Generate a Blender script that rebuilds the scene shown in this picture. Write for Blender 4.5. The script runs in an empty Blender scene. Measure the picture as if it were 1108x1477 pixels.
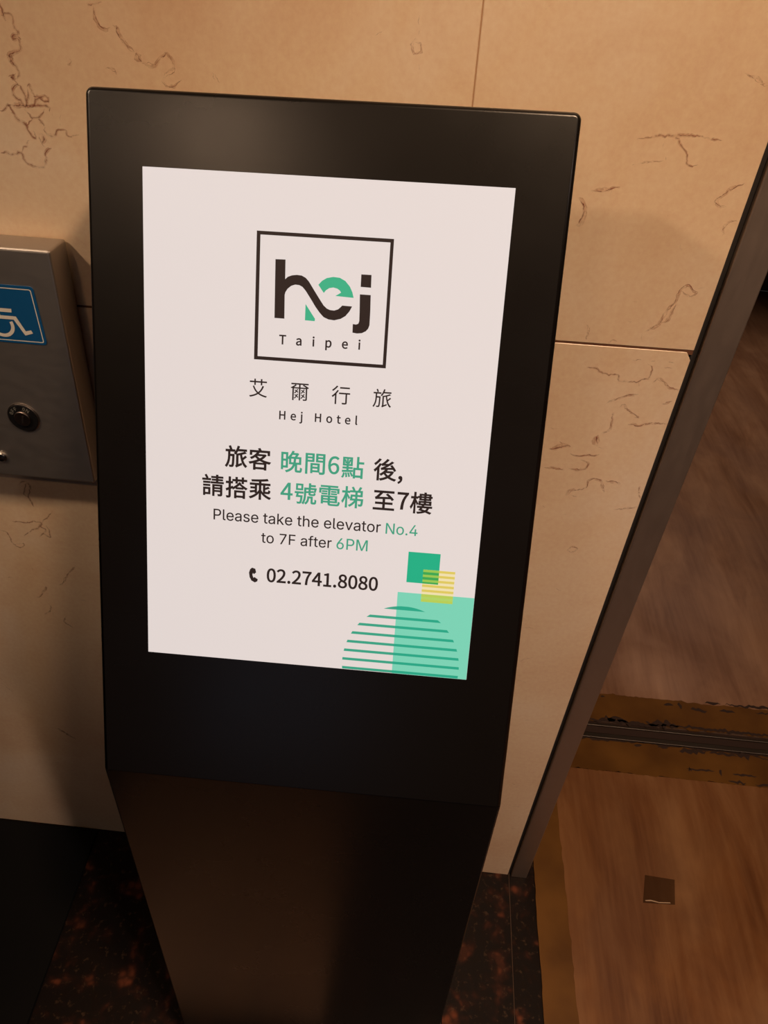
import bpy, bmesh, math, random
from mathutils import Vector, Matrix

# ---------------------------------------------------------------- camera, light, exposure
S = bpy.context.scene
COL = S.collection
CAM_LOC = Vector((0.0, -0.7465, 1.5))
CR = Vector((0.9949745, 0.0895985, 0.0446969))
CU = Vector((-0.0907508, 0.6183327, 0.7806593))
CF = Vector((-0.0423083, 0.7807924, -0.6233564))
cam = bpy.data.objects.new('camera', bpy.data.cameras.new('camera'))
COL.objects.link(cam)
cam.data.sensor_fit = 'HORIZONTAL'
cam.data.sensor_width = 36.0
cam.data.lens = 36.0 * 1077.45 / 1108.0
cam.data.clip_start = 0.02
cam.matrix_world = Matrix(((CR.x, CU.x, -CF.x, CAM_LOC.x), (CR.y, CU.y, -CF.y, CAM_LOC.y),
                           (CR.z, CU.z, -CF.z, CAM_LOC.z), (0, 0, 0, 1)))
S.camera = cam

w = bpy.data.worlds.new('world'); S.world = w; w.use_nodes = True
w.node_tree.nodes['Background'].inputs[0].default_value = (0.9, 0.85, 0.8, 1)
w.node_tree.nodes['Background'].inputs[1].default_value = 0.05

def lamp(name, kind, loc, power, color, size=0.1, target=None, spot=None, blend=1.0):
    d = bpy.data.lights.new(name, kind); d.energy = power; d.color = color
    if kind == 'AREA': d.shape = 'DISK'; d.size = size
    else: d.shadow_soft_size = size
    if kind == 'SPOT': d.spot_size = math.radians(spot); d.spot_blend = blend
    o = bpy.data.objects.new(name, d); COL.objects.link(o); o.location = loc
    if target is not None:
        o.rotation_euler = (Vector(target) - Vector(loc)).to_track_quat('-Z', 'Y').to_euler()
    return o
WARM = (1.0, 0.62, 0.36)
LAMPS = [  # lobby downlights, then two added fill beams: location, power, colour, aim, cone
    ((-0.73, -1.77, 2.57), 16, (1.0, .66, .42), (-0.30, 0.0, 0.90), 44),
    ((0.42, -0.80, 2.57), 122, (1.0, .66, .41), (0.30, 0.0, 1.05), 72),
    ((1.55, -2.1, 2.57), 165, (1.0, .76, .66), (0.24, 0.0, 0.15), 42),
    ((-1.00, -1.10, 2.57), 60, (1.0, .60, .34), (-0.38, -0.72, 0.0), 24),  # added fill, brightens the unseen floor sheet mirrored in the column
    ((-1.45, -0.95, 2.57), 95, (1.0, .72, .50), (-0.40, 0.0, 1.42), 42),  # added wall washer, brightens the marble left of the kiosk
]
for i, (loc, pw, c, tg, sp) in enumerate(LAMPS):
    lamp('downlight_or_fill', 'SPOT', loc, pw, c, 0.09, tg, sp, 0.9)
lamp('cab_beam', 'SPOT', (1.4, 2.3, 2.36), 62, (1.0, .76, .62), 0.2, (1.4, 1.85, 0), 72, 1.0)
S.view_settings.view_transform = 'Standard'
S.view_settings.look = 'None'
S.view_settings.exposure = 0.10
S.view_settings.gamma = 1.0
S.view_settings.use_curve_mapping = False

# ---------------------------------------------------------------- data
POSTER = {
 'frame': [(93.18, 377.65), (204.75, 376.4), (204.6, 274.35), (94.53, 275.64)],
 'frame_in': [(96.15, 374.96), (202.2, 373.81), (202.11, 277.14), (97.36, 278.36)],
 'hstem': [(109.4, 355.96), (117.64, 356.14), (117.86, 341.26), (117.86, 328.87), (118.22, 309.61), (109.94, 309.66)],
 'swoosh': [(117.49, 340.48), (120.08, 342.9), (123.37, 344.22), (127.36, 344.82), (131.37, 344.53), (134.76, 342.94), (137.54, 340.17), (141.8, 334.04), (146.08, 328.0), (150.36, 322.2), (153.15, 319.91), (155.88, 318.9), (159.25, 318.7), (162.54, 319.92), (164.45, 321.71), (165.72, 323.07), (173.88, 322.88), (171.96, 318.91), (168.83, 314.98), (164.93, 312.43), (159.63, 310.95), (154.9, 311.33), (150.79, 312.91), (147.27, 316.34), (143.72, 320.67), (139.43, 326.86), (135.17, 332.78), (132.37, 335.69), (129.65, 336.94), (126.3, 337.14), (123.0, 335.94), (120.13, 333.48), (118.47, 330.83), (117.88, 328.49)],
 'egreen': [(145.36, 338.18), (148.15, 341.38), (152.02, 343.87), (157.28, 345.04), (162.6, 344.69), (167.36, 342.42), (171.3, 338.2), (173.54, 333.87), (174.7, 329.72), (159.74, 330.3), (164.25, 333.23), (163.11, 334.82), (161.04, 336.11), (157.68, 336.82), (154.38, 336.13), (151.8, 334.33), (150.04, 332.06)],
 'wedge': [(135.44, 322.39), (139.86, 316.31), (143.72, 311.08), (143.53, 309.24), (135.42, 309.43)],
 'jdot': [(179.99, 348.4), (188.29, 348.47), (188.52, 338.51), (180.03, 338.68)],
 'jbody': [(179.71, 332.81), (188.61, 332.79), (189.04, 319.36), (189.02, 309.01), (188.12, 306.09), (186.24, 303.9), (182.98, 302.14), (178.98, 301.64), (175.31, 302.08), (175.2, 308.99), (177.9, 308.76), (179.73, 309.51), (180.41, 311.76), (180.26, 318.87)],
 'square': [(235.32, 117.72), (263.62, 117.78), (263.86, 89.34), (235.58, 89.51)],
 'ysq': [(249.31, 102.47), (277.72, 102.56), (278.88, 72.16), (249.88, 72.11)],
 'rect': [(228.27, 79.84), (295.55, 79.11)],
 'rectb': [(228.75, 5.23)],
 'stripes': [[(218.63, 62.96), (232.96, 66.31), (250.99, 62.76)], [(203.52, 54.83), (206.74, 57.4), (264.19, 56.26), (267.84, 54.15)], [(194.49, 45.96), (276.7, 45.22)], [(188.66, 37.56), (282.7, 36.65)], [(185.07, 29.03), (286.42, 27.43)], [(182.97, 20.58), (288.73, 18.56)], [(182.43, 11.51), (289.54, 9.78)], [(182.89, 2.75), (288.84, 0.94)]],
 'name': [('艾', 97.79, 251.22, 15.44, 15.46), ('爾', 133.25, 250.46, 15.9, 15.43), ('行', 168.36, 250.25, 16.07, 15.94), ('旅', 203.35, 250.1, 16.65, 15.22)],
 'l1': [('旅', 79.9, 190.97, 19.21, 19.71), ('客', 100.7, 190.33, 18.35, 18.7), ('晚', 128.61, 190.2, 17.67, 19.26), ('間', 149.16, 189.75, 16.63, 18.64), ('6', 165.32, 189.9, 9.75, 15.05), ('點', 181.87, 189.18, 18.47, 18.79), ('後', 209.82, 189.27, 17.41, 19.35), (',', 223.2, 181.48, 4.26, 5.95)],
 'l2': [('請', 59.76, 164.04, 18.48, 18.74), ('搭', 80.74, 163.42, 18.61, 18.92), ('乘', 101.54, 163.72, 18.94, 19.3), ('4', 125.06, 163.8, 10.91, 15.2), ('號', 141.89, 162.8, 17.82, 18.85), ('電', 162.91, 162.71, 17.36, 19.22), ('梯', 182.95, 162.87, 17.87, 19.8), ('至', 210.55, 162.27, 17.79, 18.55), ('7', 226.98, 163.07, 9.16, 14.49), ('樓', 243.07, 162.44, 18.85, 20.11)],
 'taipei': [(114.78, 289.28), (182.03, 288.53), (114.54, 296.81)],
 'hej': [(116.7, 226.78), (183.32, 225.91), (116.47, 234.01)],
 'please': [(60.6, 133.58), (209.25, 132.65), (60.53, 142.1), (214.04, 132.39), (241.79, 132.46)],
 'to7f': [(103.82, 115.27), (166.79, 115.34), (171.44, 115.08), (198.77, 115.12), (120.24, 123.28), (120.5, 114.67)],
 'phone': [(109.87, 78.7), (209.89, 79.34), (110.99, 90.68)],
 'icon': [(96.19, 90.99), (99.09, 90.15), (99.99, 86.77), (97.97, 84.88), (97.12, 86.11), (96.54, 84.33), (97.64, 81.39), (98.44, 82.32), (101.58, 80.41), (101.21, 78.42), (98.97, 77.15), (95.84, 78.64), (94.12, 81.75), (93.42, 86.02), (94.38, 89.34)],
}
VEINS = [
 (2.0, [(-0.3976, 1.426), (-0.3975, 1.4214), (-0.3977, 1.4156), (-0.3953, 1.414)]),
 (1.6, [(-0.3991, 1.4184), (-0.3924, 1.4194), (-0.3887, 1.4172), (-0.3881, 1.4114), (-0.3869, 1.4067), (-0.3927, 1.4052), (-0.3942, 1.4022), (-0.3903, 1.4006), (-0.3875, 1.4001), (-0.3875, 1.4055)]),
 (1.8, [(-0.3869, 1.4067), (-0.3871, 1.4007), (-0.3875, 1.3947), (-0.3902, 1.3903), (-0.3959, 1.3881), (-0.4001, 1.386), (-0.3991, 1.3817), (-0.3964, 1.3781), (-0.394, 1.3758), (-0.396, 1.3693), (-0.4006, 1.3678)]),
 (1.2, [(-0.4019, 1.3902), (-0.4007, 1.3866), (-0.3975, 1.3849), (-0.4012, 1.3822), (-0.3978, 1.3812)]),
 (1.5, [(-0.406, 1.37), (-0.4019, 1.3715), (-0.4006, 1.3678), (-0.4033, 1.3689), (-0.3977, 1.373)]),
 (1.5, [(-0.4006, 1.3678), (-0.3987, 1.364), (-0.4036, 1.3625), (-0.4056, 1.3578), (-0.4038, 1.3534), (-0.3995, 1.3497), (-0.3971, 1.3472), (-0.3934, 1.3527), (-0.3943, 1.3578), (-0.3961, 1.3623), (-0.3987, 1.364)]),
 (1.5, [(-0.3902, 1.362), (-0.3868, 1.3635), (-0.3851, 1.3584), (-0.3835, 1.3559), (-0.3781, 1.3562), (-0.3737, 1.3558), (-0.3725, 1.3513), (-0.3763, 1.3511), (-0.3803, 1.3534), (-0.3845, 1.3519), (-0.3878, 1.3477), (-0.3936, 1.346), (-0.3941, 1.35), (-0.3904, 1.3555), (-0.3902, 1.362)]),
 (1.9, [(-0.4128, 1.3455), (-0.4048, 1.3467), (-0.3973, 1.3465), (-0.3893, 1.3476), (-0.3802, 1.3475), (-0.3742, 1.3472), (-0.3737, 1.3433)]),
 (1.5, [(-0.4217, 1.341), (-0.417, 1.3413), (-0.4128, 1.3455), (-0.4106, 1.3423), (-0.4086, 1.3384), (-0.4068, 1.3338), (-0.4014, 1.3308), (-0.3982, 1.3282), (-0.3985, 1.3241), (-0.3958, 1.3194), (-0.3924, 1.3203), (-0.3934, 1.3258)]),
 (1.3, [(-0.3978, 1.3445), (-0.3942, 1.3407), (-0.3912, 1.3375), (-0.3859, 1.3371), (-0.381, 1.3415), (-0.3777, 1.3457)]),
 (1.3, [(-0.3912, 1.3375), (-0.3963, 1.3324), (-0.4014, 1.3308)]),
 (2.2, [(-0.3859, 1.3371), (-0.3836, 1.3339), (-0.3821, 1.3306)]),
 (1.6, [(-0.3821, 1.3306), (-0.3811, 1.3252), (-0.3788, 1.3219), (-0.3731, 1.3229), (-0.3698, 1.3273), (-0.3631, 1.3293), (-0.3612, 1.3244), (-0.3568, 1.3233), (-0.3494, 1.3251)]),
 (2.2, [(-0.3886, 1.3233), (-0.3844, 1.3243), (-0.3839, 1.3201), (-0.3874, 1.3185), (-0.3886, 1.3233)]),
 (1.5, [(-0.4321, 1.3043), (-0.4241, 1.3044), (-0.419, 1.3028), (-0.4107, 1.3043), (-0.41, 1.2979), (-0.4041, 1.2961), (-0.3985, 1.2931), (-0.3919, 1.294), (-0.3886, 1.3007), (-0.388, 1.3065), (-0.3831, 1.3104), (-0.3801, 1.3099)]),
 (1.0, [(-0.4107, 1.3043), (-0.4062, 1.3096), (-0.3995, 1.3171)]),
 (1.0, [(-0.3858, 1.3123), (-0.3871, 1.3164), (-0.3837, 1.3208)]),
 (2.0, [(-0.3709, 1.3421), (-0.3703, 1.3395)]),
 (1.4, [(-0.3638, 1.3412), (-0.3644, 1.3371)]),
 (1.4, [(-0.3663, 1.3343), (-0.3663, 1.3323)]),
 (1.6, [(-0.3485, 1.3861), (-0.3474, 1.3856)]),
 (1.6, [(-0.3433, 1.3874), (-0.3432, 1.3859)]),
 (0.9, [(-0.3471, 1.3834), (-0.345, 1.3833), (-0.3429, 1.3861)]),
 (2.0, [(-0.3204, 1.4299), (-0.315, 1.4285), (-0.3066, 1.4316)]),
 (1.6, [(-0.315, 1.4285), (-0.3159, 1.422), (-0.3132, 1.4162), (-0.3104, 1.4118), (-0.3062, 1.4112), (-0.3029, 1.4134)]),
 (1.8, [(-0.3004, 1.4151), (-0.2971, 1.4135), (-0.2963, 1.41), (-0.293, 1.4041), (-0.2887, 1.3995), (-0.2842, 1.396)]),
 (6, [(-0.2835, 1.3954), (-0.2811, 1.3925), (-0.2787, 1.3891)]),
 (1.2, [(-0.2788, 1.3882), (-0.2739, 1.3866), (-0.2664, 1.3877), (-0.2612, 1.393), (-0.2549, 1.3964), (-0.2522, 1.3947), (-0.25, 1.3892), (-0.2507, 1.3842), (-0.2556, 1.3807), (-0.2605, 1.3773)]),
 (1.2, [(-0.2616, 1.3746), (-0.2583, 1.3716), (-0.2525, 1.3707), (-0.2491, 1.3734), (-0.2442, 1.3769)]),
 (1.1, [(-0.3126, 1.3817), (-0.3076, 1.3807), (-0.3029, 1.3799), (-0.3037, 1.3773)]),
 (4, [(-0.2146, 1.3844), (-0.2137, 1.3787)]),
 (1.6, [(-0.2124, 1.3839), (-0.2095, 1.3764)]),
 (1.5, [(-0.3448, 1.3877), (-0.3438, 1.3858)]),
 (1.0, [(0.166, 1.3536), (0.1748, 1.3557), (0.184, 1.3594), (0.1939, 1.36), (0.2033, 1.3567), (0.208, 1.3523), (0.2128, 1.3463), (0.2131, 1.3407), (0.2158, 1.3363), (0.2254, 1.3369)]),
 (0.9, [(0.1944, 1.3585), (0.2108, 1.36), (0.2243, 1.3599), (0.2401, 1.3578)]),
 (1.2, [(0.1902, 1.3535), (0.1924, 1.3473)]),
 (1.6, [(0.195, 1.3411), (0.1956, 1.34)]),
 (1.3, [(0.1669, 1.3327), (0.1702, 1.3333)]),
 (0.8, [(0.1718, 1.3339), (0.1834, 1.3359), (0.194, 1.3383)]),
 (1.5, [(0.1357, 1.3076), (0.1442, 1.3094), (0.1511, 1.3107), (0.1611, 1.3135)]),
 (1.6, [(0.1546, 1.311), (0.1549, 1.3033)]),
 (2.5, [(0.1243, 1.302), (0.1295, 1.2989), (0.1329, 1.2868), (0.1312, 1.2777), (0.1279, 1.2757)]),
 (1.4, [(0.2709, 1.324), (0.2656, 1.322), (0.26, 1.3179), (0.2549, 1.312), (0.2511, 1.3074), (0.2539, 1.3042), (0.2614, 1.3026)]),
 (1.0, [(0.276, 1.2909), (0.2702, 1.2896), (0.2666, 1.284), (0.2663, 1.2768)]),
 (2.2, [(0.2101, 1.2915), (0.211, 1.2903)]),
 (2.0, [(0.2314, 1.2613), (0.2325, 1.2586)]),
 (1.2, [(0.2293, 1.2667), (0.2317, 1.2613)]),
 (1.4, [(0.2203, 1.1743), (0.2269, 1.1792), (0.2322, 1.1849), (0.2358, 1.1968), (0.2419, 1.2096), (0.2428, 1.2197), (0.2485, 1.2262), (0.2558, 1.2208), (0.2601, 1.2192), (0.2538, 1.2146), (0.2428, 1.2197)]),
 (1.4, [(0.2322, 1.1849), (0.2384, 1.1876), (0.2402, 1.1951), (0.2434, 1.2077)]),
 (1.2, [(0.2587, 1.224), (0.2691, 1.2268)]),
 (2, [(0.1995, 1.2057), (0.2044, 1.2055)]),
 (1.4, [(0.1987, 1.1853), (0.2037, 1.185)]),
 (1.5, [(0.1598, 1.1777), (0.1632, 1.1694), (0.1624, 1.1606)]),
 (1.2, [(0.2169, 1.1719), (0.2201, 1.1634)]),
 (1.2, [(0.1851, 1.1586), (0.1892, 1.1625), (0.1945, 1.1612)]),
 (1.2, [(0.1698, 1.1279), (0.1791, 1.1278), (0.1874, 1.1251), (0.1986, 1.1236), (0.2058, 1.1225), (0.2078, 1.1174), (0.2154, 1.1181), (0.2247, 1.1181), (0.2333, 1.1207), (0.2392, 1.1247), (0.2373, 1.1349), (0.2324, 1.1387)]),
 (4, [(0.1971, 1.1234), (0.2048, 1.1236)]),
 (4, [(0.2145, 1.1405), (0.2247, 1.1423)]),
 (4, [(0.2345, 1.1423), (0.239, 1.1427)]),
 (5, [(0.2535, 1.1423), (0.2603, 1.1424)]),
 (3, [(0.2507, 1.1358), (0.259, 1.136)]),
 (1.2, [(0.1998, 1.0879), (0.2088, 1.0934), (0.2172, 1.0978), (0.226, 1.1005), (0.2319, 1.1019)]),
 (2, [(0.2225, 1.0956), (0.227, 1.0966)]),
 (2, [(0.2281, 1.1158), (0.2302, 1.1116)]),
 (1.2, [(0.2153, 1.083), (0.2198, 1.0871), (0.2242, 1.082), (0.2318, 1.0772), (0.2395, 1.0723), (0.2348, 1.0718)]),
 (2.2, [(0.2605, 1.092), (0.2655, 1.0938), (0.2702, 1.0966)]),
 (1.4, [(0.2292, 1.0618), (0.235, 1.0647), (0.2405, 1.062), (0.2477, 1.0652), (0.2551, 1.0678), (0.2648, 1.0673), (0.2754, 1.0668)]),
 (1.2, [(0.2435, 1.1173), (0.2486, 1.1212), (0.2553, 1.1193), (0.2632, 1.1129), (0.2733, 1.1104)]),
 (1.6, [(0.2095, 1.0768), (0.2117, 1.0639), (0.2115, 1.0543), (0.2033, 1.0476)]),
 (5, [(0.2005, 1.0454), (0.1998, 1.0374), (0.2031, 1.0298)]),
 (1.8, [(0.2031, 1.0298), (0.211, 1.028)]),
 (3, [(0.1489, 1.0211), (0.157, 1.023), (0.163, 1.0266), (0.173, 1.0267)]),
 (4, [(0.1584, 1.0331), (0.1622, 1.0305)]),
 (1.6, [(0.1741, 1.0167), (0.1838, 1.0146), (0.1953, 1.0158), (0.202, 1.0159), (0.2079, 1.0192)]),
 (1.6, [(0.147, 0.9941), (0.1589, 0.9944), (0.1718, 0.9941)]),
 (2.4, [(0.1614, 0.9946), (0.1718, 0.9941)]),
 (1.3, [(0.1759, 0.9951), (0.1877, 0.9954), (0.1959, 0.9973), (0.1972, 1.0068), (0.1865, 1.0098)]),
 (1.4, [(0.181, 0.9558), (0.1857, 0.9629), (0.1955, 0.9662), (0.2027, 0.9692), (0.2029, 0.9801), (0.209, 0.9839), (0.218, 0.9817), (0.2221, 0.9714), (0.2252, 0.9652)]),
 (2, [(0.223, 0.9823), (0.2333, 0.9823), (0.2417, 0.9796)]),
 (3, [(0.187, 0.9565), (0.1942, 0.9555)]),
 (1.3, [(0.2646, 0.9804), (0.2661, 0.9676), (0.2706, 0.9604)]),
 (1.3, [(0.2429, 0.9416), (0.2583, 0.9433), (0.2694, 0.948)]),
 (1.2, [(0.1436, 1.0503), (0.1554, 1.049)]),
 (3, [(0.1553, 0.9371), (0.1594, 0.9342)]),
 (1, [(0.1826, 0.9247), (0.1893, 0.9269)]),
 (0.9, [(0.1995, 0.8687), (0.2044, 0.8756), (0.2113, 0.8723), (0.2078, 0.8663), (0.1995, 0.8687)]),
 (1.5, [(0.1792, 0.8641), (0.1828, 0.8568)]),
 (1.2, [(0.1685, 0.7188), (0.1824, 0.7182)]),
 (1.3, [(0.1622, 0.6921), (0.1678, 0.6903)]),
 (1, [(0.1731, 0.6454), (0.1924, 0.6592)]),
 (1.3, [(0.1742, 0.6032), (0.1954, 0.5978)]),
 (1.6, [(0.2285, 0.5884), (0.2316, 0.5859)]),
 (1, [(0.1988, 0.5066), (0.2182, 0.5066)]),
 (1, [(0.2064, 0.3251), (0.2283, 0.3215)]),
 (1.2, [(0.2279, 0.1811), (0.2402, 0.1749)]),
 (1.2, [(0.2147, 0.255), (0.2391, 0.2533)]),
 (1.1, [(0.1965, 0.8), (0.2058, 0.7943)]),
 (1.3, [(-0.0674, 1.4201), (-0.0645, 1.4234)]),
 (2.4, [(-0.0704, 1.4192), (-0.0654, 1.4228)]),
 (1.2, [(-0.0344, 1.437), (-0.0344, 1.4295)]),
 (1.2, [(-0.0339, 1.427), (-0.0348, 1.4224)]),
 (1.6, [(-0.0333, 1.4017), (-0.032, 1.3964)]),
 (0.9, [(-0.0361, 1.4193), (-0.0397, 1.4152), (-0.0378, 1.4088), (-0.0317, 1.4091), (-0.0328, 1.4156), (-0.0368, 1.4172)]),
 (1.5, [(-0.0504, 1.4159), (-0.0498, 1.4154)]),
 (1.2, [(0.0681, 1.4453), (0.0723, 1.4482)]),
 (1, [(0.2412, 1.4102), (0.2507, 1.4081), (0.2612, 1.4035)]),
 (2, [(0.2569, 1.4032), (0.264, 1.4023)]),
 (1.3, [(-0.5226, 0.8917), (-0.5192, 0.8981), (-0.5102, 0.901), (-0.5084, 0.8893), (-0.5133, 0.8765), (-0.513, 0.8579)]),
 (1.1, [(-0.5102, 0.901), (-0.5191, 0.88), (-0.5127, 0.8725)]),
 (1.3, [(-0.5499, 0.8281), (-0.5327, 0.8279), (-0.5144, 0.8322), (-0.5085, 0.8286), (-0.5255, 0.8156), (-0.5393, 0.8029)]),
 (1.3, [(-0.5177, 0.8055), (-0.5041, 0.8182), (-0.5108, 0.8262), (-0.4942, 0.8453), (-0.4869, 0.8547)]),
 (1.3, [(-0.5142, 0.8126), (-0.5016, 0.8075), (-0.502, 0.8272)]),
 (1.3, [(-0.5722, 0.8101), (-0.5626, 0.8068), (-0.5599, 0.7914), (-0.5521, 0.7809), (-0.5429, 0.7889), (-0.5569, 0.7895)]),
 (1.6, [(-0.5437, 0.7444), (-0.5438, 0.7372)]),
 (1.1, [(-0.5524, 0.6812), (-0.5459, 0.6846), (-0.5318, 0.7043), (-0.5382, 0.7009)]),
 (2.2, [(-0.5337, 0.6577), (-0.5362, 0.644)]),
 (1, [(-0.5481, 0.645), (-0.535, 0.6601), (-0.5363, 0.6704)]),
 (1, [(-0.4765, 0.7554), (-0.4962, 0.7312), (-0.5053, 0.7153), (-0.5116, 0.712)]),
 (1.1, [(-0.4881, 0.6847), (-0.4717, 0.6834)]),
 (1.2, [(-0.5153, 0.6469), (-0.5204, 0.6327), (-0.5097, 0.6205)]),
 (2.5, [(-0.5984, 0.3478), (-0.5842, 0.332), (-0.5713, 0.3195)]),
 (1.5, [(-0.5906, 0.719), (-0.5776, 0.7197)]),
 (1.8, [(-0.5434, 0.6001), (-0.5383, 0.5969)]),
 (1.4, [(-0.667, 0.4756), (-0.6636, 0.4698)]),
 (1, [(-0.6698, 0.4656), (-0.6526, 0.4357)]),
 (1.4, [(-0.6366, 0.2346), (-0.6194, 0.2377)]),
 (2, [(-0.6311, 0.0209), (-0.6275, 0.0188)]),
 (1, [(-0.7066, 0.2535), (-0.7039, 0.2461)]),
]
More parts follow.
